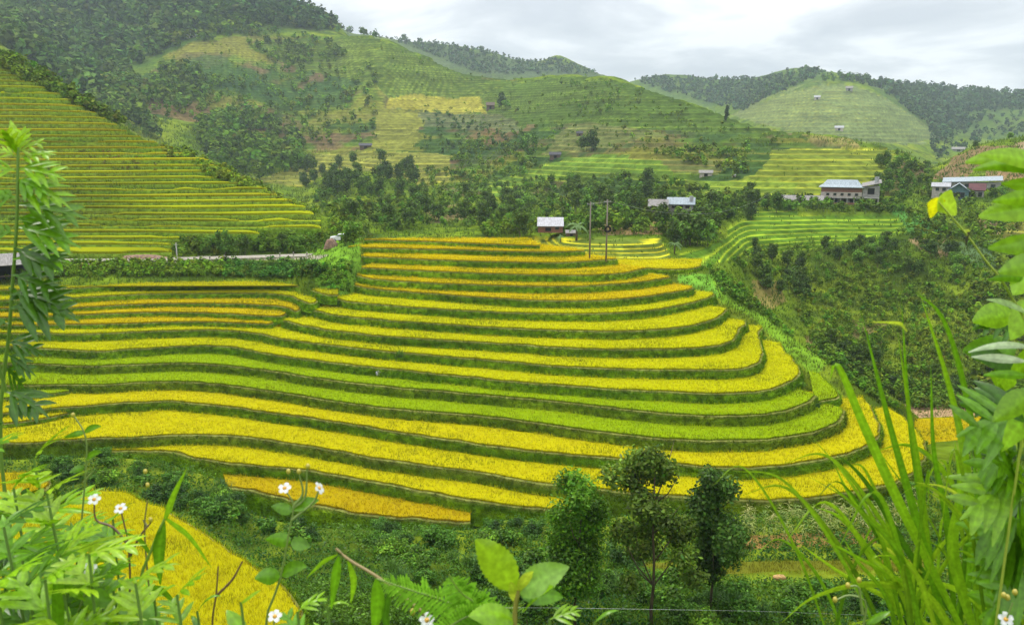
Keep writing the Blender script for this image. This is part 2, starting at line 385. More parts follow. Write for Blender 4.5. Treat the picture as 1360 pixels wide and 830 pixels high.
for poly, d0, d1, h, ct, cb in FIELD:
    if 190 < d0 < 500: d0 = d0*.68; h = h*.86
    m = inpoly(PXg+wob*22, PYg+wob*11, poly) & (DG >= d0) & (DG <= d1)
    ZG[m] = ZG[m]*.3+ZS[m]*.7
    w = warp[m]*(1 if d0 > 250 else .25); ph = (ZG[m]+w)/h; fl = np.floor(ph); fr = ph-fl
    g = np.clip((fr-.62)/.38, 0, 1); g = g*g*(3-2*g)
    ZG[m] = h*(fl+g)-w
    k = (_h(fl, np.round(XG[m]/45), 5)-.5)
    top = np.clip(1-np.abs(fr-.45)/.3, 0, 1)[:, None]
    CG[m] = (np.asarray(cb)*(1-top)+np.asarray(ct)*top)*(1+.5*k[:, None])*(1+.8*n2[m][:, None])
    if poly[0] == (118, 140):
        q1 = fbm(XG/52, YG/40, 410, 5)[m][:, None]; q2 = fbm(XG/34, YG/30, 420, 5)[m][:, None]; q3 = fbm(XG/60, YG/50, 430, 4)[m][:, None]
        for qq, th, cc_ in ((q1, .05, (.20, .155, .06)), (-q1, .05, (.045, .10, .022)), (q2, .07, (.25, .26, .035)), (-q2, .06, (.06, .125, .035)), (q3, .11, (.25, .15, .08))):
            a_ = np.clip((qq-th)*22, 0, .72); CG[m] = CG[m]*(1-a_)+np.asarray(cc_)*(.55+.45*top)*a_
def grid_faces(nr, nc):
    i = np.arange(nr-1)[:, None]*nc+np.arange(nc-1)[None]
    return np.stack([i, i+1, i+nc+1, i+nc], -1).reshape(-1, 4)
# sight lines on the finished land, for placing things on it
EL = np.maximum.accumulate(ZG/DR[:, None], axis=0)
def hit(x, y):
    """ground seen at (x, y): world point (and its distance), vectorised"""
    x = np.atleast_1d(np.asarray(x, float)); y = np.atleast_1d(np.asarray(y, float))
    X = (x-680)/F; Y = (415-y)/F; dy = CP+Y*SP; dz = -SP+Y*CP
    t = X/dy; e = dz/dy
    c = np.clip(np.round((t-TG[0])/(TG[1]-TG[0])).astype(int), 0, len(TG)-1)
    r = (EL[:, c] < e[None]).sum(0)
    ok = r < len(DR); r = np.minimum(r, len(DR)-1)
    return np.stack([XG[r, c], YG[r, c], ZG[r, c]], 1), DR[r], ok
def ground_z(x, y):
    D = y; c = int(np.clip(round((x/y-TG[0])/(TG[1]-TG[0])), 0, len(TG)-1)); r = int(np.clip(np.searchsorted(DR, D), 0, len(DR)-1))
    return float(ZG[r, c])
def make_terrain():
    P = np.stack([XG.ravel(), YG.ravel(), ZG.ravel()], 1)
    o = link(mesh('terrain', P, grid_faces(*SH), M['terrain'], CG.reshape(-1, 3), True), 'terrain')
    o['kind'] = 'structure'
    # the hill the photographer stands on, and the land behind
    m = MB(); n = 40
    V = []; 
    for a in range(n+1):
        th = R(-360*a/n)
        for r_, z in ((0, -1.75), (2.3, -1.95), (60, 6), (400, 60), (1500, 150), (2500, 20)):
            V.append((r_*math.sin(th), r_*math.cos(th), z))
    V = np.array(V); az = np.degrees(np.arctan2(V[:, 0], V[:, 1]))
    front = np.abs(az) < 52
    V[front, 2] = np.where(np.hypot(V[front, 0], V[front, 1]) > 2.4, -140, V[front, 2]-.4)
    f = grid_faces(n+1, 6)
    o = link(mesh('ground', V, f, M['terrain'], np.tile((.06, .11, .02), (len(V), 1)), True), 'ground'); o['kind'] = 'structure'
make_terrain()
# ------------------------------------------------------------------ rice terraces of the central hill
def chaikin(P, n=2):
    for _ in range(n):
        a = P[:-1]*.75+P[1:]*.25; b = P[:-1]*.25+P[1:]*.75
        Q = np.empty((2*len(a)+2, 2)); Q[0] = P[0]; Q[-1] = P[-1]; Q[1:-1:2] = a; Q[2:-1:2] = b; P = Q
    return P
def resample(P, step):
    d = np.r_[0, np.cumsum(np.hypot(*np.diff(P, axis=0).T))]
    n = max(3, int(d[-1]/step)); s = np.linspace(0, d[-1], n)
    return np.stack([np.interp(s, d, P[:, 0]), np.interp(s, d, P[:, 1])], 1)
def normals(P):
    d = np.gradient(P, axis=0); d = d/(np.linalg.norm(d, axis=1)[:, None]+1e-9)
    k = np.ones(9)/9
    for i in (0, 1): d[:, i] = np.convolve(np.pad(d[:, i], 4, 'edge'), k, 'valid')
    d = d/(np.linalg.norm(d, axis=1)[:, None]+1e-9)
    return np.stack([d[:, 1], -d[:, 0]], 1)
ORD = ['topmost', 'second', 'third', 'fourth', 'fifth', 'sixth', 'seventh', 'eighth', 'ninth', 'tenth', 'eleventh', 'twelfth', 'thirteenth', 'fourteenth', 'fifteenth', 'sixteenth', 'seventeenth', 'eighteenth', 'nineteenth', 'twentieth', 'twenty-first', 'twenty-second', 'twenty-third', 'twenty-fourth', 'twenty-fifth', 'twenty-sixth', 'twenty-seventh', 'twenty-eighth', 'twenty-ninth', 'thirtieth', 'thirty-first', 'thirty-second', 'thirty-third', 'thirty-fourth', 'thirty-fifth', 'thirty-sixth']
GOLD = (.86, .68, .006); YEL = (.80, .80, .006); GRN = (.46, .66, .008); RIPE = (.88, .80, .008)
zk = {1: -16.25, 2: -17.05, 3: -18.05, 4: -19.2, 5: -20.4, 6: -21.6, 7: -22.8, 8: -24.0, 9: -25.2, 10: -26.4, 11: -27.6, 12: -28.8, 13: -30.0, 14: -31.2, 15: -32.4, 16: -33.6, 17: -34.8}
TIERS = [  # key, height, front rim traced left to right, how it closes behind, colour, label
 (1, zk[1], [(484, 319), (560, 321), (680, 326), (717, 327)], 'hill', GOLD, 'topmost narrow golden rice strip on the crest of the central hill'),
 (2, zk[2], [(461, 329), (515, 330.5), (600, 332), (680, 335), (740, 335), (777, 334)], 'hill', GOLD, 'second golden rice strip from the hilltop, ending just left of the power poles'),
 (3, zk[3], [(472, 341), (565, 345.6), (680, 349), (742, 349.8), (780, 347.6), (820, 344.6)], 'hill', GOLD, 'third golden rice strip from the hilltop, passing the feet of both power poles'),
 (4, zk[4], [(480, 356), (565, 360.6), (680, 365), (743, 366.4), (805, 365.6), (840, 361.4), (859, 357)], 'hill', GOLD, 'fourth golden rice strip from the top of the central hill'),
 (5, zk[5], [(465, 364.6), (490, 371.4), (565, 376.4), (680, 380.5), (755, 381.8), (818, 378.5), (870, 373), (891, 369)], 'hill', GOLD, 'fifth golden rice strip from the top of the central hill'),
 (6, zk[6], [(456, 376.4), (490, 384), (540, 388), (600, 393), (680, 398.6), (780, 400.7), (830, 397.7), (880, 391.5), (915, 385.7), (921, 382)], 'hill', GOLD, 'sixth rice strip from the top, lowest orange gold one on the central hill'),
 (7, zk[7], [(432, 394.7), (465, 402), (515, 406), (565, 410), (680, 416.8), (805, 417.8), (855, 414), (905, 406.5), (944, 397), (951, 391)], 'hill', YEL, 'seventh rice strip from the top of the central hill, first of the lemon yellow ones'),
 (8, zk[8], [(404, 411), (440, 419), (500, 425), (565, 430), (680, 437), (805, 441.6), (880, 438.3), (930, 431.5), (959, 420), (967, 411.5)], 'hill', YEL, 'eighth rice strip from the top of the central hill'),
 (9, zk[9], [(375, 426.5), (415, 436.6), (460, 442), (515, 447.8), (600, 453), (680, 457.9), (755, 464), (855, 465.4), (930, 462.9), (964, 458.4), (978, 451), (978, 444), (992, 428)], 'hill', YEL, 'ninth rice strip from the top of the central hill, with a kinked right end'),
 (10, zk[10], [(-240, 443), (0, 443), (25, 444), (125, 444.7), (225, 439), (300, 439), (340, 443.5), (377, 451.6), (440, 459.5), (515, 468), (600, 475), (680, 482), (755, 489), (855, 491.7), (930, 492.6), (968, 492.4), (1001, 488), (1015, 479), (1014.5, 462), (1004, 446), (1013, 435)], 'wide', YEL, 'tenth rice strip from the top, uppermost one running the whole width of the hill'),
 (11, zk[11], [(-240, 458), (0, 460), (32, 462), (75, 465), (125, 468), (175, 464.7), (250, 459), (300, 460.5), (340, 468), (415, 480), (515, 491), (600, 499), (680, 507.5), (755, 513.8), (855, 520), (930, 523.8), (980, 523.4), (1020, 519.5), (1053, 509), (1064, 497), (1060, 485), (1043, 468), (1037, 457)], 'wide', YEL, 'eleventh rice strip, yellow with a broad rounded tip above the green strips'),
 (12, zk[12], [(-240, 480), (0, 483), (60, 484), (100, 488), (175, 485.5), (250, 481.5), (340, 490.3), (415, 503), (515, 515), (590, 521), (680, 528.8), (755, 536), (855, 547.6), (930, 553.9), (1020, 552), (1050, 545), (1076, 535.4), (1085, 526)], 'wide', GRN, 'upper one of the two long lime green rice strips crossing the hill'),
 ('12b', -29.5, [(1080, 536), (1092, 534), (1118, 530.4), (1113, 520.4), (1096, 503), (1084, 492), (1084, 480), (1070, 474)], 'back', GRN, 'small lime green rice patch tucked below the rounded right tips of the terraces'),
 (13, zk[13], [(-240, 514), (0, 513), (75, 511.6), (125, 512.8), (200, 507.8), (250, 507), (340, 516.5), (415, 530), (515, 543.8), (600, 550), (680, 558), (755, 570), (855, 581.4), (930, 587.5), (1000, 586.5), (1038, 583.5), (1098, 571.4), (1120, 557.6), (1124, 545)], 'wide', GRN, 'lower one of the two long lime green rice strips crossing the hill'),
 ('13b', -30.7, [(-200, 534), (0, 531), (50, 527), (92, 521)], 'back', GRN, 'short green rice wedge at the left edge below the lime green strips'),
 (14, zk[14], [(-240, 558), (0, 552), (50, 546), (100, 541), (163, 536), (225, 532.6), (276, 537.6), (340, 547), (415, 556.8), (515, 573), (600, 585), (680, 597.3), (755, 605), (830, 611.5), (918, 618.5), (985, 623.6), (1035, 620), (1098, 610), (1136, 602), (1161, 587.7), (1171, 575), (1167, 557), (1148, 528), (1131, 515), (1113, 512)], 'wide', RIPE, 'golden rice strip just below the lime green ones, sweeping round to a wide right tip'),
 ('14b', -31.8, [(-200, 574), (0, 565), (50, 558.5), (94, 549)], 'back', RIPE, 'short golden rice wedge at the left edge above the wide golden terrace'),
 (15, zk[15], [(-240, 600), (0, 588), (25, 591), (100, 584), (175, 583), (250, 577.7), (340, 582.5), (415, 595), (515, 612.8), (600, 624), (680, 636), (730, 645), (855, 658), (975, 665), (1035, 666.6), (1110, 659), (1178, 647.8), (1216, 628), (1231, 610), (1228, 585), (1210, 562), (1173, 538), (1156, 526)], 'wide', RIPE, 'widest golden rice terrace, lowest one to reach both sides of the hill'),
 (16, zk[16], [(134, 594), (142, 601), (180, 600), (225, 600), (276, 612.8), (340, 621), (415, 626), (465, 636.6), (515, 644), (590, 660.4), (680, 674), (727, 677), (790, 682)], 'back', RIPE, 'second lowest golden rice strip, starting at the left shrubs and ending behind the trees'),
 (17, zk[17], [(297, 645), (303, 650), (340, 652.5), (415, 672.9), (490, 685.4), (590, 695), (625, 695)], 'back', (.80, .60, .01), 'lowest golden rice strip of the central hill, a wedge above the dark green gully'),
 ('b1', -21.96, [(-240, 392), (0, 386), (75, 384.6), (150, 380), (225, 377.5), (340, 376), (390, 380), (416, 386), (428, 393), (448, 393)], 'back', (.64, .62, .01), 'uppermost rice band of the left bay, below the grassy road bank'),
 ('b2', -23.0, [(-240, 406), (10, 399.6), (75, 397.5), (175, 391.5), (250, 390), (340, 389.5), (385, 393), (406, 403), (418, 404), (424, 397)], 'back', YEL, 'second rice band of the left bay, curling at its right end'),
 ('b3', -24.0, [(-240, 412), (40, 410), (100, 409.5), (175, 405), (250, 403), (340, 404.5), (378, 408), (391, 415), (400, 412), (400, 406)], 'back', GOLD, 'third rice band of the left bay, orange gold'),
 ('b4', -24.75, [(-240, 426), (0, 423), (87, 419.6), (175, 416), (250, 415), (340, 419.6), (375, 421.6), (380, 417)], 'back', GOLD, 'fourth rice band of the left bay, the short orange gold one'),
 ('b5', -25.6, [(-240, 434), (0, 433), (75, 432), (150, 431), (250, 427.5), (340, 430.5), (362, 432), (366, 427)], 'back', GOLD, 'lowest rice band of the left bay, golden, right above full width strip'),
 ('p1', -20.5, [(806, 353), (850, 356), (880, 358.5), (915, 358), (930, 355), (932, 352)], 'back', RIPE, 'small golden rice patch on the saddle right behind the hilltop'),
 ('f1', -27.7, [(-60, 850), (120, 868), (300, 880), (400, 850), (403, 805), (372, 772), (325, 748), (290, 718), (240, 690), (205, 668), (165, 655)], [(120, 655), (60, 690), (-60, 705)], (.82, .76, .01), 'near rice field at the lower left, orange gold, seen through the weeds'),
 ('f3', -29.0, [(-150, 676), (0, 668), (45, 662), (72, 645), (66, 634)], [(40, 630), (-150, 634)], (.80, .64, .01), 'small golden field corner at the left edge under the shrubs'),
 ('s1', -31.6, [(850, 772), (950, 780), (1060, 783), (1150, 778), (1230, 765)], 'back', (.30, .32, .03), 'dull green rice strip below the corn patch'),
 ('v1', -36.2, [(1205, 597), (1250, 590), (1330, 580), (1400, 585)], 'back', (.84, .66, .01), 'golden rice field on the valley floor right of the hill'),
]
POLY = {}
def close(key, P, z, how):
    if not isinstance(how, str): return np.vstack([P]+[pz(x, y, z)[None, :2] for x, y in how])
    if how == 'hill':
        k = float(key); a = pd(705, 300, 137+k*.9)[:2]; b = pd(540, 300, 137+k*.9)[:2]
        return np.vstack([P, a, b])
    if how == 'wide':
        a = pd(740, 300, 133)[:2]; b = pd(-200, 300, 133)[:2]
        if key in (14, 15): a0 = pd(1090, 300, 98)[:2]; return np.vstack([P, a0, a, b])
        return np.vstack([P, a, b])
    back = {'12b': 2.5, '13b': 4, '14b': 4, 16: 5.5, 17: 5, 'f1': 2, 'f2': 4, 'f3': 5, 's1': 2.5, 'p1': 6, 'v1': 12}.get(key, 8)
    e, s = P[-1], P[0]
    ue = e/np.hypot(*e); us = s/np.hypot(*s)
    return np.vstack([P, e+ue*back, s+us*back])
for key, z, rim, how, c, lab in TIERS:
    P = np.array([pz(x, y, z)[:2] for x, y in rim])
    P = resample(chaikin(P, 3), .35)
    _s = np.arange(len(P))*.35; P = P+normals(P)*((fbm(_s/3.2, _s*0+abs(z)*3.7, 44, 3)*.7+fbm(_s/.9, _s*0+abs(z), 45, 2)*.22))[:, None]
    POLY[key] = (z, P, close(key, P, z, how))

def blades(P, base, h, w, lean, c0, c1, n=3, spread=.1, cjit=.22, outward=None):
    """n grass-like triangles per point; colours run from c0 at the root to c1 at the tip"""
    k = len(P)*n
    B = np.repeat(P, n, 0)+np.c_[rng.normal(0, spread, (k, 2)), np.zeros(k)]
    a = rng.uniform(0, 2*np.pi, k); hh = h*rng.uniform(.7, 1.25, k); ww = w*rng.uniform(.7, 1.3, k)
    ln = rng.normal(0, lean, (k, 2))
    if outward is not None: ln = ln+np.repeat(outward, n, 0)
    dx = np.cos(a)*ww/2; dy = np.sin(a)*ww/2
    V = np.empty((k, 3, 3))
    V[:, 0] = B+np.c_[-dx, -dy, np.zeros(k)]; V[:, 1] = B+np.c_[dx, dy, np.zeros(k)]
    V[:, 2] = B+np.c_[ln*hh[:, None], hh]
    C = np.empty((k, 3, 3)); j = 1+cjit*rng.normal(0, 1, k)[:, None].clip(-2, 2)
    c0 = np.asarray(c0); c1 = np.asarray(c1)
    if c1.ndim == 2: c1 = np.repeat(c1, n, 0)
    if c0.ndim == 2: c0 = np.repeat(c0, n, 0)
    C[:, 0] = c0*j; C[:, 1] = c0*j; C[:, 2] = c1*j
    return V.reshape(-1, 3), np.arange(3*k).reshape(-1, 3), C.reshape(-1, 3)

def inside(pt, poly):
    x, y = pt[:, 0], pt[:, 1]; r = np.zeros(len(pt), bool)
    for (ax, ay), (bx, by) in zip(poly, np.roll(poly, -1, 0)):
        if ay == by: continue
        r ^= ((ay > y) != (by > y)) & (x < (bx-ax)*(y-ay)/(by-ay)+ax)
    return r
def coarse(poly, P):
    n = len(P); return np.vstack([P[::3], poly[n-1:]])

def make_tier(key, z, how, c, lab):
    _, P, poly = POLY[key]
    N = normals(P); n = len(P)
    near = {'f1': 2.2, 'f2': 2, 'f3': 1.6, 's1': 1.4}.get(key, 1.0)
    root = empty('rice_terrace', (float(P[n//2, 0]), float(P[n//2, 1]), z), 0, lab, 'rice terrace', 'stepped rice terraces of the central hill' if key not in ('f1', 'f3', 's1', 'v1', 'p1') else 'rice fields around the central hill')
    o0 = np.array(root.location)
    s = np.arange(n)*.35
    # bank: a grassy wall below the rim
    lower = {1: .8, 2: 1.0, 3: 1.15, 'b1': 1.04, 'b2': 1.0, 'b3': .8, 'b4': .85, 'b5': .85, '12b': .6, '13b': .6, '14b': .6, 'f1': 4, 'f3': 3, 's1': 1.2, 'v1': .7, 'p1': .8, 15: 2.4, 16: 1.9, 17: 1.9}.get(key, 1.2)+.25
    rows = [(-.55, .0), (-.22, .03), (0, .0), (.08, -.18), (.16, -.4), (.22, -.6), (.3, -.8), (.36, -1)]
    V = []; Cc = []
    gtop = c3(.17, .18, .04); gmid = c3(.115, .235, .005)*rng.uniform(.82, 1.1)
    if key in (12, 13, 15): gmid = gmid*.6+c3(.11, .12, .012)*.4
    for i, (o_, h_) in enumerate(rows):
        off = o_*(1 if h_ >= 0 else lower/1.2)
        q = fbm(s/1.1+i*3.1, s*0+i*.9+hash(str(key)) % 1, 5, 3)
        q2 = fbm(s/7, s*0+.7*i, 15, 3)
        d = off+(q*.28 if h_ < 0 else q*.06)
        V.append(np.c_[P+N*d[:, None], z+h_*lower+q*.05])
        cc = (gtop if i < 3 else gmid)[None]*(1+1.3*q2[:, None])+(np.array([.06, .025, 0])[None]*np.clip(q2*3, 0, 1)[:, None] if i >= 3 else 0)
        Cc.append(cc)
    V = np.vstack(V)-o0; Cc = np.vstack(Cc)
    m = len(rows); i = np.arange(m-1)[:, None]*n+np.arange(n-1)[None]
    Fq = np.stack([i+n, i+n+1, i+1, i], -1).reshape(-1, 4)
    # short grass growing out of the bank
    area = n*.35*lower; g = int(area*44*near)
    u = rng.uniform(0, n-1.01, g); iu = u.astype(int); fu = (u-iu)[:, None]; vv = rng.uniform(0, 1, g)
    pp = P[iu]*(1-fu)+P[iu+1]*fu; nn = N[iu]
    gp = np.c_[pp+nn*(.36*vv*lower/1.2+.02)[:, None], z-vv*lower*1.0]
    clump = fbm(pp[:, 0]/2.2, pp[:, 1]/2.2+z*3, 40, 3)
    tc = gmid*1.45+np.clip(clump*4, -1, 1)[:, None]*c3(.05, .085, .004)+np.clip(-clump*5-.5, 0, 1)[:, None]*c3(.17, .06, .012)
    tc = tc+(vv < .12)[:, None]*c3(.07, .06, .01)
    bv, bf, bc = blades(gp, 0, .2, .075, .35, gmid*.8, tc, 2, .05, .25, outward=nn*.7)
    link(mesh('grass_bank', np.vstack([V, bv-o0]), [Fq, bf+len(V)], M['nearbank'], np.vstack([Cc, bc])), 'grass_bank', root)
    # rice: a ragged canopy under standing ears
    inset = .28
    Q = P-N*(inset+fbm(s/1.6, s*0+z*2.1, 47, 3)*.3+.02)[:, None]
    full = np.vstack([Q, poly[n:]])
    H = .30*(1 if near < 1.5 else 1.1)
    q = fbm(s/.5, s*0+3, 9, 2)*.12
    ring = np.r_[np.c_[Q, z+H*.7+q], np.c_[poly[n:], np.full(len(poly)-n, z+H*.7)]]
    foot = np.r_[np.c_[Q+N*.04, np.full(n, z+.02)], np.c_[poly[n:], np.full(len(poly)-n, z+.02)]]
    k = len(ring)
    from mathutils.geometry import tessellate_polygon
    tri = np.array(tessellate_polygon([[Vector((a[0], a[1], 0)) for a in ring]]), int)
    # make them face up
    a, b, d = ring[tri[:, 0]], ring[tri[:, 1]], ring[tri[:, 2]]
    up = (b[:, 0]-a[:, 0])*(d[:, 1]-a[:, 1])-(b[:, 1]-a[:, 1])*(d[:, 0]-a[:, 0]) > 0
    tri[~up] = tri[~up][:, ::-1]
    i = np.arange(k); j = (i+1) % k
    wall = np.stack([i+k, j+k, j, i], -1)
    cc = np.asarray(c)
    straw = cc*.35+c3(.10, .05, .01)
    Cb = np.vstack([np.tile(cc*.74, (k, 1)), np.tile(straw*.6, (k, 1))])  # wall foot: straw brown, darkened further to paint in the shade among stems
    link_v = np.vstack([ring, foot])-o0
    # ears
    lo, hi = full.min(0), full.max(0)
    hi[1] = min(hi[1], 152)
    dens = 15*near
    cnt = int((hi[0]-lo[0])*(hi[1]-lo[1])*dens)
    pts = rng.uniform(lo, hi, (cnt, 2))
    px, py = topx(np.c_[pts, np.full(cnt, z)])
    pts = pts[(px > -150) & (px < 1480)]
    cp = coarse(full, Q)
    pts = pts[inside(pts, cp)]
    for k2, (z2, P2, po2) in POLY.items():
        if k2 != key and z2 > z+.2 and len(pts):
            l2, h2 = po2.min(0), po2.max(0)
            bb = np.all((pts > l2) & (pts < h2), 1)
            if bb.any():
                ins = np.zeros(len(pts), bool); ins[bb] = inside(pts[bb], coarse(po2, P2)); pts = pts[~ins]
    if not len(pts): pts = P[:2]
    pat = fbm(pts[:, 0]/6, pts[:, 1]/3, 70, 4)[:, None]
    fine = fbm(pts[:, 0]/1.1, pts[:, 1]/1.1, 72, 3)[:, None]
    brn = np.clip(-fbm(pts[:, 0]/3.5, pts[:, 1]/2.0, 74, 3)*9-2.2, 0, .55)[:, None]
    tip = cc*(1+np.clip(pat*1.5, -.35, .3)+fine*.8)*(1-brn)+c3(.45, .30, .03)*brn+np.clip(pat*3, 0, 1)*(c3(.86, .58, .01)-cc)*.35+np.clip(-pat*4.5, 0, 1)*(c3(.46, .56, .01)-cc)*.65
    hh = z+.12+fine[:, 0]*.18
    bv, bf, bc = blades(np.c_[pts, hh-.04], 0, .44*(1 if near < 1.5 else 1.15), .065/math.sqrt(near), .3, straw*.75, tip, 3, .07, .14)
    # front row: straw brown stems, shade below the ears painted in as darker colour
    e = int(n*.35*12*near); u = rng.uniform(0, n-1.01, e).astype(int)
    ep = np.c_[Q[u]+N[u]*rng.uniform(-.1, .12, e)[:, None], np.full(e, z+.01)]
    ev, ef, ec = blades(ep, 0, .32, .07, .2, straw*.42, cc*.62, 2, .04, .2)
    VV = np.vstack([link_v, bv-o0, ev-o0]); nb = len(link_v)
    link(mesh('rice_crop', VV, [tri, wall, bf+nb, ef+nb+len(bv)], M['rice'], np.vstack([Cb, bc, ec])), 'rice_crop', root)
    # soil under the rice
    return root
for key, z, rim, how, c, lab in TIERS: make_tier(key, z, how, c, lab)

# ------------------------------------------------------------------ terraced hillside on the left: strips cut level by level into the land
def left_hill():
    cols = np.where((TG > -.98) & (TG < -.222))[0]
    hh_, _, ok_ = hit(np.full(30, 150.0), np.linspace(341, 163, 30)); 
    ci = int((((150-680)/F)-TG[0])/(TG[1]-TG[0]))
    yy = np.arange(340, 60, -7.9); ez = []
    for y_ in yy:
        e_ = (-SP+(415-y_)/F*CP)/(CP+(415-y_)/F*SP); Dq = np.arange(147.5, 262, .3); zq = np.array([Hrow(d)[ci] for d in Dq]) if not ez else zq
        i_ = int((np.maximum.accumulate(zq/Dq) < e_).sum())
        if i_ >= len(Dq)-1: ez.append(ez[-1]+1.55 if ez else -19); continue
        ez.append(float(zq[i_]))
    LZ = [ez[0]]
    for v_ in ez[1:]: LZ.append(max(v_, LZ[-1]+.38))
    NL = min(35, len(LZ)-1)
    D = np.arange(147.5, 262, .3)
    prof = np.array([Hrow(d)[cols] for d in D])                       # (nD, ncol)
    wrp = np.array([fbm(TG[cols]*9, TG[cols]*0+1.5, 91, 3)*1.6]*len(D))*(np.clip((D-150)/40, 0, 1)[:, None])
    prof = prof+wrp
    cres = prof.argmax(0)
    tt = TG[cols]; ca = cosA[cols]
    seg = (tt-tt[0])*900
    for k in range(NL):
        z = LZ[k]; hstep = LZ[k+1]-LZ[k]
        j = fbm(tt*9+k*.35, tt*0+k*.22, 95, 3)*1.5
        mono = np.maximum.accumulate(prof, 0)
        idx = (mono < (z+j)[None]).sum(0); ok = idx < np.minimum(cres+1, len(D)-1)
        idn = (mono < (z+j+hstep)[None]).sum(0); idn = np.minimum(idn, cres)
        # the strip peters out near the crest edge and never leaves the left hill
        x_edge, _ = topx(np.stack([D[np.minimum(idx, len(D)-1)]*tt*ca, D[np.minimum(idx, len(D)-1)]*ca, np.full(len(tt), z)], 1))
        lim = np.interp(z, [-19.3, -18.6, -17.2, -12.9, -9.8, -5.3, -2.3, .6, 5.7, 13.8, 19.3, 24], [235, 330, 440, 405, 360, 300, 255, 185, 140, 80, 40, 0])-6
        ok &= x_edge < lim
        if ok.sum() < 8: continue
        runs = np.where(ok)[0]; a, b = runs[0], runs[-1]
        sl = np.arange(a, b+1)
        Dl = D[np.minimum(idx[sl], len(D)-1)]; Dn = np.maximum(D[idn[sl]], Dl+.6)
        kk = np.ones(5)/5
        Dl = np.convolve(np.pad(Dl, 2, 'edge'), kk, 'valid'); Dn = np.convolve(np.pad(Dn, 2, 'edge'), kk, 'valid')
        t_ = tt[sl]; c_ = ca[sl]
        f_ = lambda d, zz: np.c_[d*t_*c_, d*c_, zz+np.zeros(len(d))]
        zt = z+hstep                                                     # level of this tread; its bank falls to z
        zt = zt-hstep*.1
        nz = fbm(t_*60, t_*0+k, 7, 2)*.3
        taper = np.clip((b-sl)/10.0, 0, 1)**.5
        # bank front, rim, canopy front, canopy back
        rowsB = [f_(Dl-.55+nz*.4, z-.35), f_(Dl-.3+nz, z+.4*hstep), f_(Dl+nz*.3, zt), f_(Dl+.35, zt+.02), f_(Dn+1.2, zt)]
        n = len(sl)
        g1, g2 = c3(.10, .19, .01), c3(.16, .25, .02)
        mix = np.clip(fbm(t_*12, t_*0+k*.31, 31, 3)*2+.35, 0, 1)[:, None]
        gc = g1+(c3(.17, .18, .02)-g1)*mix
        CB = np.vstack([gc*.8, gc, g2+np.zeros((n, 3)), g2+np.zeros((n, 3)), g2+np.zeros((n, 3))])
        i = np.arange(4)[:, None]*n+np.arange(n-1)[None]
        Fb = np.stack([i, i+1, i+n+1, i+n], -1).reshape(-1, 4)
        cen = np.array([float(rowsB[2][n//2, 0]), float(rowsB[2][n//2, 1]), z])
        root = empty('rice_terrace', tuple(cen), 0, ORD[k].replace('topmost', 'lowest') + (' rice terrace up from the road on the left hillside' if k else ' rice terrace, just above the road on the left hillside'), 'rice terrace', 'rice terraces of the left hillside')
        # grass on the bank
        L = np.hypot(*np.diff(rowsB[2][:, :2], axis=0).T).sum(); g = int(L*hstep*7)
        u = rng.integers(0, n-1, g); v = rng.uniform(0, 1, g)
        gp = rowsB[0][u]*(1-v)[:, None]+rowsB[2][u]*v[:, None]+np.c_[rng.uniform(-.3, .3, g), np.zeros((g, 2))]
        bv, bf, bc = blades(gp, 0, .32, .16, .3, gc[u]*.7, gc[u]*1.35, 1, .1, .3, outward=np.tile((0, -.6), (g, 1)))
        link(mesh('grass_bank', np.vstack([np.vstack(rowsB), bv])-cen, [Fb, bf+5*n], M['nearbank'], np.vstack([CB, bc])), 'grass_bank', root)
        H = .55*taper*np.clip((sl-a+3)/4, 0, 1)*np.clip((fbm(t_*13+k*3.3, t_*0+k*.77, 17, 3)+.22)*7, 0, 1)+.02
        red = .35+.65*np.clip(fbm(t_*5, t_*0+k*.4, 13, 3)*2+.5, 0, 1)
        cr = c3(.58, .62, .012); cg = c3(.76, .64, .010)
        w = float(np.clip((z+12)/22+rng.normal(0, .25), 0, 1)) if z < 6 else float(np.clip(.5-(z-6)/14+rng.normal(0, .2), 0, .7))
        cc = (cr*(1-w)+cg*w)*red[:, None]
        if z > 9: cc = cc*(1-.4*min((z-9)/10, 1))+c3(.16, .22, .02)*.4*min((z-9)/10, 1)
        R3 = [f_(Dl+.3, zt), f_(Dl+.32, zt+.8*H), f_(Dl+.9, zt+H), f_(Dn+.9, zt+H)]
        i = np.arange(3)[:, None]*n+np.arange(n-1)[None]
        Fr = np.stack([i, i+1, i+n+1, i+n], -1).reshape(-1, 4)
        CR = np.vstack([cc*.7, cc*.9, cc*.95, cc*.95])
        g = int(L*14); u = rng.integers(0, n-1, g); v = rng.uniform(0, 1, g)**1.6
        e0, e1 = f_(Dl+.3, zt), f_(np.maximum(Dn, Dl+.5), zt)
        fu = rng.uniform(0, 1, g)[:, None]
        gp = (e0[u]*(1-fu)+e0[u+1]*fu)*(1-v)[:, None]+(e1[u]*(1-fu)+e1[u+1]*fu)*v[:, None]
        gp[:, 2] += .15*H[u]
        tip = cc[u]*1.2
        bv, bf, bc = blades(gp, 0, .52, .17, .15, cc[u]*.5, tip, 2, .15, .2)
        keep = np.repeat(H[u] > .2, 2*3)
        bv = np.where(keep[:, None], bv, np.repeat(gp, 6, 0))
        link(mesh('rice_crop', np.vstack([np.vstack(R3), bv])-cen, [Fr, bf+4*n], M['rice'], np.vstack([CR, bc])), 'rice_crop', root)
left_hill()

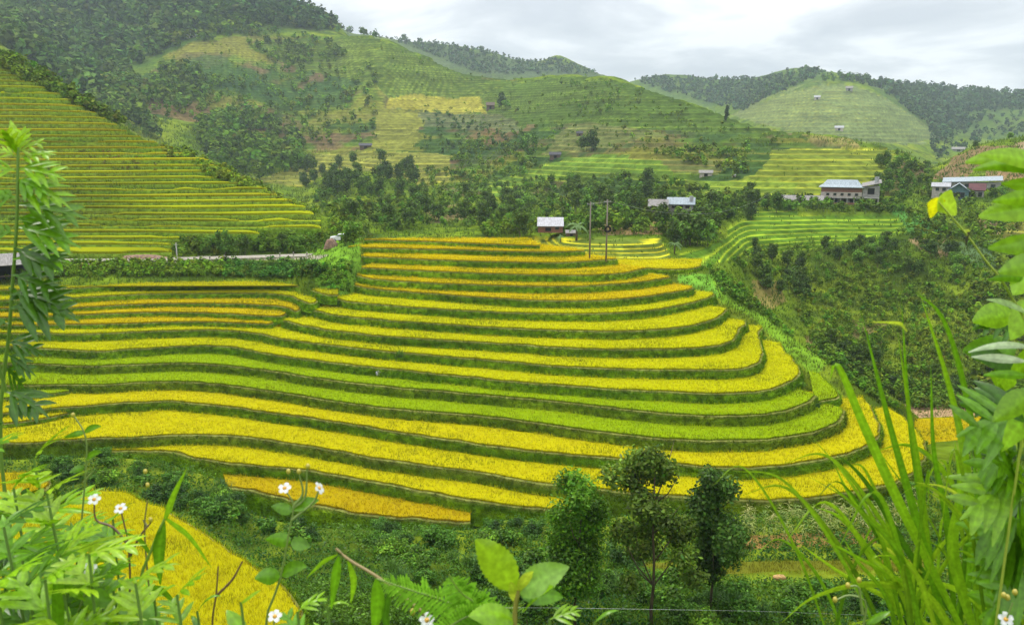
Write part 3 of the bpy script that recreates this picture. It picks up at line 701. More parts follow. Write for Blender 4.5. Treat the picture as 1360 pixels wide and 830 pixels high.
# weeds that hang over the bunds and grow on the banks
def bank_weeds():
    G = []; C = []; Hh = []
    for key, (z, P, po) in POLY.items():
        if key in ('f1', 'f3', 's1', 'v1', 'p1'): continue
        Nn = normals(P); n = len(P); s = np.arange(n)*.35
        w = np.clip(fbm(s/4, s*0+z*1.3, 121, 4)*3+.15, 0, 1)
        m = int(n*1.6); u = rng.integers(0, n-1, m); u = u[rng.uniform(0, 1, m) < w[u]]
        v = rng.uniform(-.05, 1, len(u))
        G.append(np.c_[P[u]+Nn[u]*(.34*v+.02)[:, None], z-np.clip(v, 0, 1)*1.1])
    G = np.vstack(G)
    t = np.clip(fbm(G[:, 0]/2, G[:, 1]/2, 130, 3)*3+.4, 0, 1)[:, None]
    tip = c3(.12, .26, .01)*(1-t)+c3(.26, .44, .02)*t
    bv, bf, bc = blades(G, 0, .42, .055, .6, (.06, .13, .01), tip, 7, .13, .25)
    o = link(mesh('bank_weeds', bv, bf, M['grass'], bc), 'bank_weeds'); o['kind'] = 'stuff'
bank_weeds()
# ------------------------------------------------------------------ foliage builders
def unit(v): return v/(np.linalg.norm(v, axis=-1, keepdims=True)+1e-9)
def leafcloud(n, cen, rad, leaf, col, cj=.25, aspect=1.7, shell=.55, seed=0, sq=(1, 1, .85), droop=0):
    """n small leaves filling clumps (centres cen, radii rad); uneven outline, gaps between the clumps"""
    g = np.random.default_rng(seed)
    cen = np.asarray(cen, float); rad = np.asarray(rad, float)
    w = rad**2; i = g.choice(len(cen), n, p=w/w.sum())
    d = unit(g.normal(0, 1, (n, 3)))
    r = rad[i]*(shell+(1-shell)*g.uniform(0, 1, n)**.7)*g.uniform(.55, 1.12, n)
    P = cen[i]+d*r[:, None]*np.array(sq)
    nn = unit(d*.6+np.array([0, 0, .45])+g.normal(0, .5, (n, 3)))
    u = unit(np.cross(nn, g.normal(0, 1, (n, 3)))); u[:, 2] -= droop; u = unit(u); v = np.cross(nn, u)
    s = leaf*g.uniform(.6, 1.35, n)[:, None]
    V = np.stack([P-u*s*aspect/2, P+v*s*.5-u*s*.1, P+u*s*aspect/2, P-v*s*.5-u*s*.1], 1).reshape(-1, 3)
    cc = np.asarray(col)[None]*(1+cj*g.normal(0, 1, n))[:, None].clip(.45, 1.8)*(1+.28*g.normal(0, 1, len(cen)))[i][:, None].clip(.55, 1.6)
    cc = cc*(1+np.c_[g.normal(0, .12, n), np.zeros(n), g.normal(0, .1, n)])
    return V, np.arange(4*n).reshape(-1, 4), np.repeat(cc, 4, 0)

def trunk_mb(H, r, seed, forks=3, lean=.04, crown0=.4):
    g = random.Random(seed); m = MB(); pts = []
    x = y = 0
    for i in range(7):
        t = i/6; pts.append((x, y, -.4+(H*.82+.4)*t)); x += g.gauss(0, lean*H*.3); y += g.gauss(0, lean*H*.3)
    m.tube(pts, [r*(1-.75*i/6) for i in range(7)], 7)
    for k in range(forks):
        i = g.randint(2, 5); p = np.array(pts[i]); a = g.uniform(0, 6.28); L = H*g.uniform(.18, .32)
        q = [p, p+np.array([math.cos(a)*L*.35, math.sin(a)*L*.35, L*.35]), p+np.array([math.cos(a)*L*.62, math.sin(a)*L*.62, L*.85])]
        m.tube(q, [r*.4, r*.28, r*.1], 5)
    return m

def crown_clumps(kind, H, W, seed):
    g = np.random.default_rng(seed+100)
    C = []; Rr = []
    n = {'broad': 13, 'oval': 22, 'open': 24, 'slim': 9, 'bush': 9}[kind]
    for i in range(n):
        a = g.uniform(0, 6.28)
        if kind == 'broad': t = g.uniform(.45, .93); rr = W*.5*math.sqrt(max(.05, 1-((t-.62)/.4)**2))*g.uniform(.2, .8); s = W*g.uniform(.17, .27)
        elif kind == 'oval': t = i/n*.66+.27; rr = W*.5*math.sin(math.pi*min(1, (t-.12)/.98))**.8*g.uniform(.2, .75); s = W*g.uniform(.2, .28)*(1.15-.45*max(0, t-.6)*2.2)
        elif kind == 'open': t = .28+.64*i/n; rr = W*.5*math.sin(math.pi*min(1, (t-.05)/.98))**.7*g.uniform(.15, .95); s = W*g.uniform(.12, .18)
        elif kind == 'slim': t = .2+.75*i/n; rr = W*.12; s = W*.42*(1-.5*abs(t-.45))
        else: t = g.uniform(.25, .72); rr = W*.38*g.uniform(.1, 1); s = W*g.uniform(.17, .28)
        C.append((math.cos(a)*rr, math.sin(a)*rr, H*t)); Rr.append(s)
    return C, Rr

def plant_me(kind, H, W, n, leaf, col, seed, aspect=1.7, r=None, shell=.5, forks=4):
    C, Rr = crown_clumps(kind, H, W, seed)
    V, Fq, cc = leafcloud(n, C, Rr, leaf, col, seed=seed, aspect=aspect, shell=shell, sq=(1, 1, 1.15 if kind in ('oval', 'slim') else .85))
    cm = mesh(kind+'_crown', V, Fq, M['foliage'], cc)
    tm = trunk_mb(H, r or H*.018, seed, forks).me(kind+'_trunk', M['bark'], True)
    return cm, tm

def plant(name, mes, P, s, rz, label, cat, group, parts=('crown', 'trunk')):
    o = empty(name, tuple(P), rz, label, cat, group); o.scale = (s, s, s*random.uniform(.9, 1.12))
    for me, nm in zip(mes, parts): link(me, nm, o)
    return o

def sample(poly, n, g=rng, dmin=0, dmax=1e9):
    poly = np.asarray(poly, float); lo, hi = poly.min(0), poly.max(0); out = []; D_ = []
    tot = 0
    for _ in range(40):
        q = g.uniform(lo, hi, (n*3+10, 2)); q = q[inside(q, poly)]
        P, D, ok = hit(q[:, 0], q[:, 1]); k = ok & (D >= dmin) & (D <= dmax)
        out.append(P[k]); D_.append(D[k]); tot += k.sum()
        if tot >= n: break
    P = np.vstack(out)[:n]; D = np.concatenate(D_)[:n]
    return P, D

def mass(name, specs, mat, kind='stuff'):
    """many small shrubs or tree crowns that read as one cover: specs of (polygon, count, (hmin, hmax), colour, leaves each, Dmin, Dmax)"""
    VV = []; CC = []
    for poly, n, (h0, h1), col, k, d0, d1 in specs:
        if 190 < d0 < 500: d0 *= .68
        P, D = sample(poly, n, dmin=d0, dmax=d1); n = len(P)
        if not n: continue
        h = rng.uniform(h0, h1, n); asp = rng.uniform(.7, 1.15, n)
        tint = np.asarray(col)[None]*(1+.3*rng.normal(0, 1, n))[:, None].clip(.5, 1.7)
        mixv = (rng.uniform(0, 1, n)**3*.8)[:, None]; tint = tint*(1-mixv)+c3(.15, .23, .025)*mixv*(.4 if D.mean() > 700 else 1)
        tint = tint*(1+rng.normal(0, .1, (n, 3)))
        # each plant: four lumps
        lump = np.stack([rng.uniform(-.28, .28, (n, 4)), rng.uniform(-.28, .28, (n, 4)), rng.uniform(.3, .75, (n, 4))], -1)
        i = np.repeat(np.arange(n), k); l = rng.integers(0, 4, n*k)
        d = unit(rng.normal(0, 1, (n*k, 3)))
        Q = P[i]+(lump[i, l]+d*rng.uniform(.16, .3, n*k)[:, None])*np.c_[h[i]*asp[i], h[i]*asp[i], h[i]]
        nn = unit(d*.8+np.array([0, 0, .5])+rng.normal(0, .35, (n*k, 3)))
        u = unit(np.cross(nn, rng.normal(0, 1, (n*k, 3)))); v = np.cross(nn, u)
        s = (h[i]*2.0/math.sqrt(k)*rng.uniform(.6, 1.2, n*k))[:, None]*.62
        VV.append(np.stack([Q-u*s*.8, Q+v*s*.6, Q+u*s*.8, Q-v*s*.6], 1).reshape(-1, 3))
        CC.append(np.repeat(tint[i]*(1+.22*rng.normal(0, 1, n*k))[:, None].clip(.5, 1.6), 4, 0))
    V = np.vstack(VV); o = link(mesh(name, V, np.arange(len(V)).reshape(-1, 4), mat, np.vstack(CC)), name)
    o['kind'] = kind
    return o

# ------------------------------------------------------------------ far woods and scrub
BL = (.085, .15, .028); DG = (.09, .165, .016); MG = (.115, .185, .015); LG = (.17, .245, .018)
mass('forest', [
 ([(0, 0), (310, 0), (300, 30), (250, 50), (180, 90), (118, 132), (110, 125), (60, 95), (0, 60)], 760, (8, 15), BL, 26, 420, 1100),
 ([(110, 132), (180, 92), (190, 150), (215, 190), (160, 160)], 140, (6, 11), BL, 30, 350, 1000),
 ([(300, 12), (380, 4), (440, 34), (446, 44), (300, 30)], 230, (9, 15), (.055, .11, .025), 30, 480, 1100),
 ([(440, 30), (500, 47), (500, 54), (446, 46)], 10, (7, 12), BL, 40, 480, 1500),
 ([(190, 28), (310, 20), (360, 50), (250, 60), (200, 80)], 150, (6, 11), MG, 26, 480, 1100),
 ([(215, 90), (255, 90), (285, 130), (240, 150), (190, 135)], 130, (6, 10), DG, 34, 420, 800),
 ([(130, 105), (330, 108), (330, 170), (200, 165), (140, 150)], 130, (4, 8), MG, 30, 400, 800),
 ([(255, 165), (330, 150), (400, 185), (405, 225), (340, 245), (280, 215)], 330, (6, 10), DG, 40, 360, 700),
 ([(380, 70), (500, 95), (500, 190), (400, 195), (350, 160), (330, 110)], 200, (3.5, 6.5), MG, 26, 400, 800),
 ([(330, 60), (360, 40), (440, 55), (460, 75), (380, 95)], 110, (4, 8), MG, 26, 480, 900),
 ([(400, 5), (510, 48), (640, 64), (690, 80), (740, 80), (800, 100), (640, 100), (540, 62), (440, 36)], 800, (3, 7), (.075, .125, .05), 14, 1100, 1600),
 ([(840, 104), (950, 104), (1010, 106), (1070, 92), (1100, 98), (1050, 118), (985, 150), (930, 135), (850, 112)], 1000, (4, 8), (.07, .12, .045), 15, 1000, 1700),
 ([(1100, 98), (1160, 110), (1360, 122), (1360, 145), (1290, 150), (1250, 190), (1210, 150), (1170, 120)], 1100, (5, 11), (.06, .11, .035), 18, 700, 1700),
 ([(1230, 150), (1360, 145), (1360, 185), (1240, 215)], 150, (5, 9), (.04, .08, .025), 26, 500, 1700),
 ([(1080, 108), (1150, 105), (1150, 112), (1080, 110)], 14, (8, 12), DG, 30, 900, 1700),
], M['farfoliage'])
mass('shrub_cover', [
 ([(500, 228), (600, 228), (650, 245), (690, 250), (690, 300), (500, 312), (450, 300), (400, 262)], 380, (2.2, 4.5), DG, 50, 200, 480),
 ([(600, 190), (690, 190), (720, 230), (640, 250), (600, 230)], 150, (2, 4.5), MG, 44, 300, 600),
 ([(690, 240), (900, 240), (960, 265), (1000, 275), (960, 300), (900, 318), (860, 312), (700, 312)], 400, (2.2, 4.6), DG, 50, 170, 480),
 ([(960, 262), (1090, 268), (1200, 268), (1200, 285), (1000, 280), (950, 300)], 170, (1.6, 3.5), DG, 50, 200, 420),
 ([(1000, 335), (1120, 325), (1200, 312), (1290, 330), (1290, 420), (1240, 530), (1160, 530), (1080, 460), (1050, 400), (960, 350)], 640, (1.0, 2.4), (.105, .19, .014), 58, 130, 330),
 ([(1040, 380), (1180, 360), (1290, 400), (1290, 520), (1180, 530), (1080, 460)], 620, (.7, 1.7), LG, 44, 130, 330),
 ([(1080, 440), (1120, 480), (1180, 520), (1360, 520), (1360, 545), (1180, 545), (1090, 500)], 420, (1.3, 2.8), DG, 64, 118, 230),
 ([(1290, 290), (1360, 290), (1360, 520), (1290, 520)], 300, (1.2, 3), MG, 40, 130, 420),
 ([(1160, 205), (1200, 205), (1240, 240), (1240, 268), (1165, 265)], 90, (2, 3.6), DG, 50, 300, 480),
 ([(1195, 285), (1290, 260), (1330, 300), (1300, 330), (1210, 320)], 120, (1.5, 3.2), MG, 40, 180, 420),
 ([(560, 150), (640, 155), (700, 180), (690, 205), (560, 205)], 110, (2, 4), (.06, .12, .03), 34, 350, 700),
 ([(900, 195), (1000, 200), (990, 240), (870, 205)], 90, (2, 4), MG, 34, 350, 600),
 ([(640, 100), (800, 104), (1000, 165), (1080, 183), (1000, 210), (700, 200), (560, 150), (500, 60)], 300, (1.2, 3.2), MG, 24, 350, 800),
 ([(730, 130), (760, 110), (850, 118), (860, 140), (760, 160)], 60, (2, 4), MG, 30, 400, 800),
 ([(118, 140), (250, 60), (440, 60), (440, 200), (280, 170)], 260, (1.2, 3), MG, 22, 400, 900),
 ([(0, 62), (60, 95), (120, 130), (240, 205), (270, 215), (120, 150), (60, 122), (0, 95)], 300, (1.5, 3.6), MG, 44, 220, 500),
 ([(200, 185), (300, 225), (400, 270), (445, 296), (380, 280), (300, 245), (220, 210)], 230, (1, 2.4), LG, 40, 170, 350),
 ([(0, 352), (300, 350), (300, 368), (0, 372)], 600, (.7, 1.6), (.13, .23, .014), 40, 118, 150),
 ([(300, 350), (425, 352), (430, 372), (300, 372)], 230, (.8, 1.8), (.07, .17, .025), 60, 118, 150),
 ([(240, 325), (440, 318), (440, 338), (230, 341)], 160, (1.1, 2.4), DG, 60, 140, 190),
 ([(440, 296), (488, 300), (492, 322), (470, 326), (440, 326)], 70, (1, 2.2), MG, 60, 118, 260),
 ([(412, 356), (470, 350), (462, 392), (436, 392)], 110, (.5, 1.2), (.12, .28, .02), 50, 100, 150),
 ([(940, 355), (1000, 385), (1060, 435), (1130, 495), (1190, 545), (1150, 525), (1080, 470), (1020, 425), (960, 392)], 420, (.5, 1.4), (.10, .21, .02), 46, 88, 150),
 ([(95, 196), (200, 200), (215, 232), (100, 226)], 70, (.5, 1.3), (.15, .14, .03), 40, 150, 250),
 ([(640, 270), (740, 300), (700, 316), (640, 316)], 90, (1.6, 3.2), MG, 50, 150, 320),
], M['farfoliage'])

# ------------------------------------------------------------------ ground cover of the gully in front of the hill
def gully():
    poly = [(-40, 594), (140, 596), (230, 606), (300, 640), (480, 686), (640, 692), (800, 680), (1180, 655), (1290, 600), (1400, 590), (1400, 835), (-40, 835)]
    P, D = sample(poly, 15000, dmin=36, dmax=96)
    for key in ('f1', 'f3', 's1'): P = P[~inside(P[:, :2], POLY[key][2])]
    pat = fbm(P[:, 0]/5, P[:, 1]/5, 200, 4)
    n = len(P); k = 7
    i = np.repeat(np.arange(n), k)
    d = unit(rng.normal(0, 1, (n*k, 3)))
    Q = P[i]+d*np.array([.45, .45, .25])+np.array([0, 0, .22])+np.c_[np.zeros((n*k, 2)), (pat[i].clip(-.1, .5)*1.4)]
    nn = unit(d*.5+np.array([0, 0, .6])+rng.normal(0, .5, (n*k, 3)))
    u = unit(np.cross(nn, rng.normal(0, 1, (n*k, 3)))); v = np.cross(nn, u)
    s = rng.uniform(.07, .17, n*k)[:, None]
    V1 = np.stack([Q-u*s, Q+v*s*.55, Q+u*s, Q-v*s*.55], 1).reshape(-1, 3)
    c = c3(.052, .135, .009)+np.clip(pat*2.6, -.5, 1)[:, None]*c3(.08, .12, .005)
    C1 = np.repeat(c[i]*(1+.3*rng.normal(0, 1, n*k))[:, None].clip(.4, 1.8), 4, 0)
    G = P[rng.integers(0, n, n//2)]
    bv, bf, bc = blades(G, 0, .55, .05, .5, (.06, .13, .01), (.18, .36, .03), 7, .22, .3)
    o = link(mesh('undergrowth', np.vstack([V1, bv]), [np.arange(len(V1)).reshape(-1, 4), bf+len(V1)], M['foliage'], np.vstack([C1, bc])), 'undergrowth')
    o['kind'] = 'stuff'
gully()

# arching grass tussock
def tussock_me(n, H, w, c0, c1, seed, seg=5, spread=.25, name='tussock'):
    g = np.random.default_rng(seed)
    a = g.uniform(0, 6.28, n); lean = g.uniform(.15, 1.0, n); L = H*g.uniform(.6, 1.15, n)
    x0 = g.normal(0, spread, n); y0 = g.normal(0, spread, n)
    V = []; C = []
    j = (1+.25*g.normal(0, 1, n)).clip(.5, 1.7)
    for s in range(seg+1):
        t = s/seg; r = L*lean*(t**1.6)*.8; z = L*(t-.55*lean*t**2.6)
        cx = x0+np.cos(a)*r; cy = y0+np.sin(a)*r; ww = w*(1-t**2)*.5+.002
        px, py = -np.sin(a)*ww, np.cos(a)*ww
        V.append(np.stack([np.c_[cx-px, cy-py, z], np.c_[cx+px, cy+py, z]], 1))
        C.append(np.repeat(((np.asarray(c0)*(1-t)+np.asarray(c1)*t)[None]*j[:, None])[:, None], 2, 1))
    V = np.stack(V, 1).reshape(-1, 3); C = np.stack(C, 1).reshape(-1, 3)
    b = np.arange(n)[:, None]*(2*(seg+1))+2*np.arange(seg)[None]; b = b.ravel()
    return mesh(name, V, np.stack([b, b+1, b+3, b+2], 1), M['grass'], C)

def broad_leaf_bush(seed, n=1500, leaf=.13, col=(.07, .17, .014)):
    return plant_me('bush', 1.6, 2.2, n, leaf, col, seed, r=.03)
bushes = [broad_leaf_bush(300), broad_leaf_bush(301, 1300, .15, (.11, .24, .016)), broad_leaf_bush(302, 1700, .10, (.05, .12, .016)), broad_leaf_bush(303, 1300, .13, (.15, .29, .02))]
tuss = [tussock_me(170, 1.9, .05, (.03, .07, .01), (.08, .19, .03), 310), tussock_me(130, 1.4, .05, (.04, .09, .01), (.13, .27, .03), 311)]
SHADE = ['mid green', 'fresh green', 'dark green', 'light green']
def put(list_, fn):
    for a in list_: fn(*a)
zone = [  # bushes in the gully: where, how many, size, words
 ([(150, 615), (300, 660), (330, 700), (430, 705), (420, 745), (300, 700), (230, 680)], 24, (.7, 1.3), 'in the gully between the near field and the wedge terrace'),
 ([(430, 700), (640, 705), (720, 690), (730, 760), (600, 790), (480, 760)], 26, (.6, 1.15), 'in the gully below the wedge terrace'),
 ([(640, 700), (830, 690), (830, 830), (640, 830)], 22, (.6, 1.2), 'around the foot of the slender dense tree'),
 ([(820, 690), (1000, 690), (1000, 835), (820, 835)], 22, (.5, 1.1), 'between the two larger trees in the gully'),
 ([(990, 720), (1190, 720), (1190, 765), (990, 762)], 9, (.35, .6), 'on the narrow ledges below the corn patch'),
 ([(980, 790), (1250, 790), (1250, 835), (980, 835)], 14, (.6, 1.1), 'at the bottom of the frame right of the trees'),
 ([(60, 606), (150, 606), (200, 640), (150, 650), (60, 630)], 10, (.6, 1.1), 'left of the rice hill under its widest terrace'),
 ([(1180, 640), (1330, 610), (1360, 700), (1200, 740)], 16, (.6, 1.2), 'under the right foot of the rice hill'),
 ([(0, 730), (120, 740), (140, 830), (0, 830)], 8, (.6, 1.0), 'below the small fields at the lower left'),
]
for poly, n, (s0, s1), words in zone:
    P, D = sample(poly, n, dmin=36, dmax=98)
    for q, p in enumerate(P):
        if any(inside(p[None, :2], POLY[k][2])[0] for k in ('f1', 'f3', 's1')): continue
        v = random.choice([0, 0, 1, 2, 2, 3])
        plant('bush', bushes[v], p+np.array([0, 0, -.15]), random.uniform(s0, s1), random.uniform(0, 6.28), '%s leafy bush %s' % (SHADE[v], words), 'bush', 'bushes '+words)
for poly, n, words in [([(500, 722), (640, 725), (650, 790), (520, 790)], 9, 'in the gully left of the slender tree'), ([(760, 725), (840, 730), (840, 800), (760, 800)], 5, 'between the slender tree and the open tree'), ([(290, 650), (340, 655), (345, 695), (300, 690)], 4, 'in the gully beside the near rice field'), ([(930, 790), (1040, 800), (1040, 835), (930, 830)], 4, 'at the lower edge right of the trees')]:
    P, D = sample(poly, n, dmin=36, dmax=98)
    for p in P:
        o = link(tuss[random.random() > .6], 'grass_tussock', loc=tuple(p)); s = random.uniform(.7, 1.1); o.scale = (s, s, s); o.rotation_euler[2] = random.uniform(0, 6)
        tag(o, 'arching long bladed grass tussock '+words, 'grass clump', 'grass tussocks '+words)

# ------------------------------------------------------------------ three trees standing in the gully
def big_tree(x, ytop, ybase, D, W, kind, n, leaf, col, seed, label, r, aspect=1.7, shell=.4, forks=5):
    b = pd(x, ybase, D); H = pd(x, ytop, D)[2]-b[2]
    mes = plant_me(kind, H*1.03, W, n, leaf, col, seed, aspect, r, shell, forks)
    o = empty('tree', tuple(b), 0, label, 'tree')
    link(mes[0], 'crown', o); link(mes[1], 'trunk', o)
    return o
big_tree(765, 622, 832, 44, 4.0, 'oval', 17000, .13, (.12, .27, .014), 401, 'dense bright green oval crowned tree, left one of the three in the gully', .10, shell=.35, forks=2)
big_tree(866, 588, 838, 44, 6.8, 'open', 12000, .16, (.13, .21, .02), 423, 'tallest open branched tree, middle one of the three in the gully', .12, forks=9)
big_tree(944, 620, 806, 47, 4.2, 'oval', 13000, .16, (.07, .14, .018), 407, 'dark green tree right of the tall open one', .10, shell=.35, forks=5)
big_tree(700, 742, 838, 42, 2.0, 'bush', 2500, .13, (.05, .12, .014), 411, 'low dark sapling just left of the slender dense tree', .04)

# ------------------------------------------------------------------ corn patch
def corn_me(seed):
    g = random.Random(seed); V = []; Fq = []; C = []
    H = g.uniform(1.3, 1.7); base = g.choice([(.30, .36, .08), (.38, .37, .12), (.18, .28, .05)])
    def ribbon(pts, w):
        n0 = len(V)
        for i, p in enumerate(pts):
            t = i/(len(pts)-1); ww = w*math.sin(math.pi*(.12+.86*t)**.8)*.5; d = np.array([-math.sin(a), math.cos(a), 0])*ww
            V.append(p-d); V.append(p+d); C.append(base); C.append(base)
        for i in range(len(pts)-1): Fq.append((n0+2*i, n0+2*i+1, n0+2*i+3, n0+2*i+2))
    for k in range(9):
        a = g.uniform(0, 6.28); z = H*(.15+.75*k/9); L = g.uniform(.45, .75)
        ribbon([np.array([math.cos(a)*L*t, math.sin(a)*L*t, z+L*(.75*t-1.1*t*t)]) for t in (0, .25, .5, .75, 1)], .085)
    a = 0; V += [(-.02, 0, 0), (.02, 0, 0), (.012, 0, H), (-.012, 0, H), (0, -.02, 0), (0, .02, 0), (0, .012, H), (0, -.012, H)]
    n0 = len(V)-8; Fq.append((n0, n0+1, n0+2, n0+3)); Fq.append((n0+4, n0+5, n0+6, n0+7)); C.extend([base]*8)
    return mesh('corn', np.array(V, float), np.array(Fq), M['grass'], np.array(C))
corns = [corn_me(s) for s in range(5)]
P, D = sample([(985, 688), (1060, 684), (1170, 676), (1215, 664), (1215, 700), (1150, 712), (1060, 716), (985, 716)], 150, dmin=50, dmax=90)
for p in P:
    o = link(random.choice(corns), 'corn_plant', loc=tuple(p)); o.rotation_euler[2] = random.uniform(0, 6.28); s = random.uniform(.75, 1.1); o.scale = (s, s, s)
    tag(o, 'pale green corn plant in the patch below the lowest right terrace', 'corn plant', 'corn plants in the patch below the terraces')

# ------------------------------------------------------------------ single trees on the slopes behind
mt = [plant_me('broad', 8, 8, 900, .55, (.085, .155, .015), 500), plant_me('broad', 8, 6.5, 800, .5, (.10, .165, .015), 501),
      plant_me('oval', 9, 5.5, 800, .5, (.065, .115, .015), 502), plant_me('open', 9, 8, 800, .5, (.10, .20, .022), 503),
      plant_me('broad', 6, 7.5, 800, .5, (.13, .25, .022), 504), plant_me('slim', 9, 3, 700, .4, (.03, .06, .018), 505)]
KIND = ['round dark tree', 'round green tree', 'upright dark tree', 'loose crowned green tree', 'low spreading light green tree', 'narrow dark conifer']
groves = [
 ([(385, 232), (440, 222), (500, 215), (556, 222), (552, 262), (500, 272), (420, 262)], 34, (.75, 1.15), [0, 0, 2, 1], 'in the dark grove behind the crest of the left hillside', 220, 480),
 ([(440, 262), (560, 262), (600, 300), (520, 306), (460, 296)], 16, (.5, .8), [1, 3, 0], 'on the slope just behind the left end of the rice hilltop', 180, 420),
 ([(600, 262), (700, 250), (710, 308), (620, 312)], 26, (.5, .9), [0, 1, 2, 4], 'on the wooded slope left of the white roofed shed', 160, 420),
 ([(750, 255), (880, 250), (880, 292), (760, 292)], 24, (.5, .9), [0, 1, 3, 2], 'on the wooded slope behind the power poles', 160, 420),
 ([(870, 296), (950, 292), (955, 330), (885, 335)], 24, (.55, .95), [0, 2, 1, 4], 'in the thicket below the pale blue roofed farmhouse', 140, 380),
 ([(960, 262), (1040, 262), (1050, 285), (960, 300)], 12, (.5, .8), [0, 1, 2], 'left of the two storey house among the terraces', 200, 420),
 ([(1160, 212), (1230, 218), (1240, 262), (1165, 262)], 16, (.4, .65), [0, 1, 3], 'on the wooded knoll right of the two storey house', 300, 480),
 ([(1000, 340), (1090, 350), (1070, 400), (1010, 385)], 16, (.35, .6), [0, 2, 1], 'at the upper left of the scrubby ravine side', 140, 330),
 ([(1080, 330), (1270, 325), (1285, 370), (1100, 360)], 22, (.35, .6), [0, 1, 4], 'along the top of the scrubby ravine side', 160, 330),
 ([(1060, 440), (1200, 500), (1280, 500), (1280, 530), (1150, 530)], 16, (.3, .5), [0, 2, 1], 'above the stream at the foot of the ravine side', 118, 240),
 ([(255, 200), (400, 195), (405, 225), (330, 235)], 18, (.6, 1.0), [0, 2, 1], 'in the hollow beyond the left hillside crest', 330, 640),
 ([(300, 22), (440, 42), (440, 46), (300, 32)], 16, (1, 1.5), [0, 2], 'in the dark belt along the upper left ridge', 500, 1200),
]
for poly, n, (s0, s1), ks, words, d0, d1 in groves:
    if d0 > 150: d0 *= .68
    P, D = sample(poly, n, dmin=d0, dmax=d1)
    for p in P:
        v = random.choice(ks)
        _x, _y = topx(p[None])
        if 850 < _x[0] < 942 and p[1] < 216 and _y[0] < 302: continue
        plant('tree', mt[v], p+np.array([0, 0, -.3]), random.uniform(s0, s1), random.uniform(0, 6.28), '%s %s' % (KIND[v], words), 'tree', 'trees '+words)
def one(x, y, px_h, v, label, cat='tree', name='tree'):
    P, D, ok = hit(x, y); p = P[0]; s = px_h/F*D[0]/[8, 8, 9, 9, 6, 9][v]
    return plant(name, mt[v], p+np.array([0, 0, -.2]), s, random.uniform(0, 6), label, cat, None)
one(965, 162, 24, 5, 'lone narrow dark conifer standing on the ridge line right of centre')
one(787, 203, 32, 2, 'large dark tree beside the field hut in the middle of the slope')
one(778, 203, 22, 0, 'smaller dark tree left of the big one beside the field hut')
one(702, 214, 36, 3, 'tall light crowned tree above the bare red landslip')
one(665, 145, 22, 2, 'upright dark tree right of the high field hut')
one(672, 147, 12, 4, 'low bushy tree right of the upright one by the high field hut')
one(480, 50, 10, 0, 'round tree on the saddle of the left ridge')
one(485, 49, 8, 1, 'smaller round tree right beside it on the left ridge saddle')
one(1003, 332, 18, 2, 'single upright tree at the corner of the green terraces')
one(690, 318, 38, 1, 'round green tree right behind the rice hilltop beside the shed')
one(640, 70, 8, 0, 'single far tree on the central bluish ridge')
one(538, 57, 10, 0, 'round far tree at the left end of the bluish ridge')
one(724, 79, 7, 3, 'small far tree near the bump of the bluish ridge')
one(1070, 95, 9, 3, 'far tree on the summit of the right ridge')
one(300, 341, 34, 3, 'leafy tree standing beside the road under the left hillside')
one(325, 341, 28, 0, 'darker tree right of the leafy one beside the road')
one(283, 338, 24, 4, 'low spreading tree left of the leafy one beside the road')
one(470, 322, 28, 4, 'bushy tree at the bend above the parked white car')
one(520, 305, 18, 0, 'dark tree peeping over the left end of the rice hilltop')
one(1155, 330, 14, 0, 'small dark tree at the edge of the lower green terraces')
one(395, 333, 20, 4, 'low light green tree left of the road bend')
one(375, 334, 22, 0, 'dark round tree by the road left of the bend')
# bright tuft on a terrace bank
o = link(tuss[1], 'grass_tussock', loc=tuple(pz(531, 474, -26.3)+np.array([0, -.2, 0]))); o.scale = (.75, .75, .9); tag(o, 'bright green grass tuft on a terrace bank at the middle of the hill', 'grass clump')

def banana(x, y, hpx, label):
    P, D, ok = hit(x, y); H = hpx/F*D[0]; root = empty('banana_plant', tuple(P[0]), 0, label, 'banana plant')
    MB().tube([(0, 0, -.2), (0, .05, H*.3), (.05, 0, H*.6)], [H*.05, H*.045, H*.03], 8).build('trunk', M['bark'], root, True)
    V = []; Fq = []; C = []; g = random.Random(int(x))
    for k in range(11):
        a = 6.28*k/11+g.uniform(-.2, .2); L = H*g.uniform(.5, .68); up = g.uniform(.5, 1.1); n0 = len(V)
        for i in range(7):
            t = i/6; w = L*.15*math.sin(math.pi*(.08+.88*t)); c = np.array([math.cos(a)*L*t*.85, math.sin(a)*L*t*.85, H*.58+L*(up*t-1.0*t*t)])
            d = np.array([-math.sin(a), math.cos(a), 0])*w
            V += [c-d-(0, 0, w*.35), c, c+d-(0, 0, w*.35)]; C += [(.13, .22, .06)]*3
        for i in range(6):
            for j in (0, 1): b = n0+3*i+j; Fq.append((b, b+1, b+4, b+3))
    link(mesh('fronds', np.array(V), np.array(Fq), M['grass'], np.array(C)), 'fronds', root)
banana(765, 320, 32, 'banana plant with drooping pale fronds right of the white roofed shed')
banana(896, 338, 22, 'small pale fronded banana plant below the thicket right of the poles')
banana(745, 322, 12, 'little silvery banana plant in front of the white roofed shed')

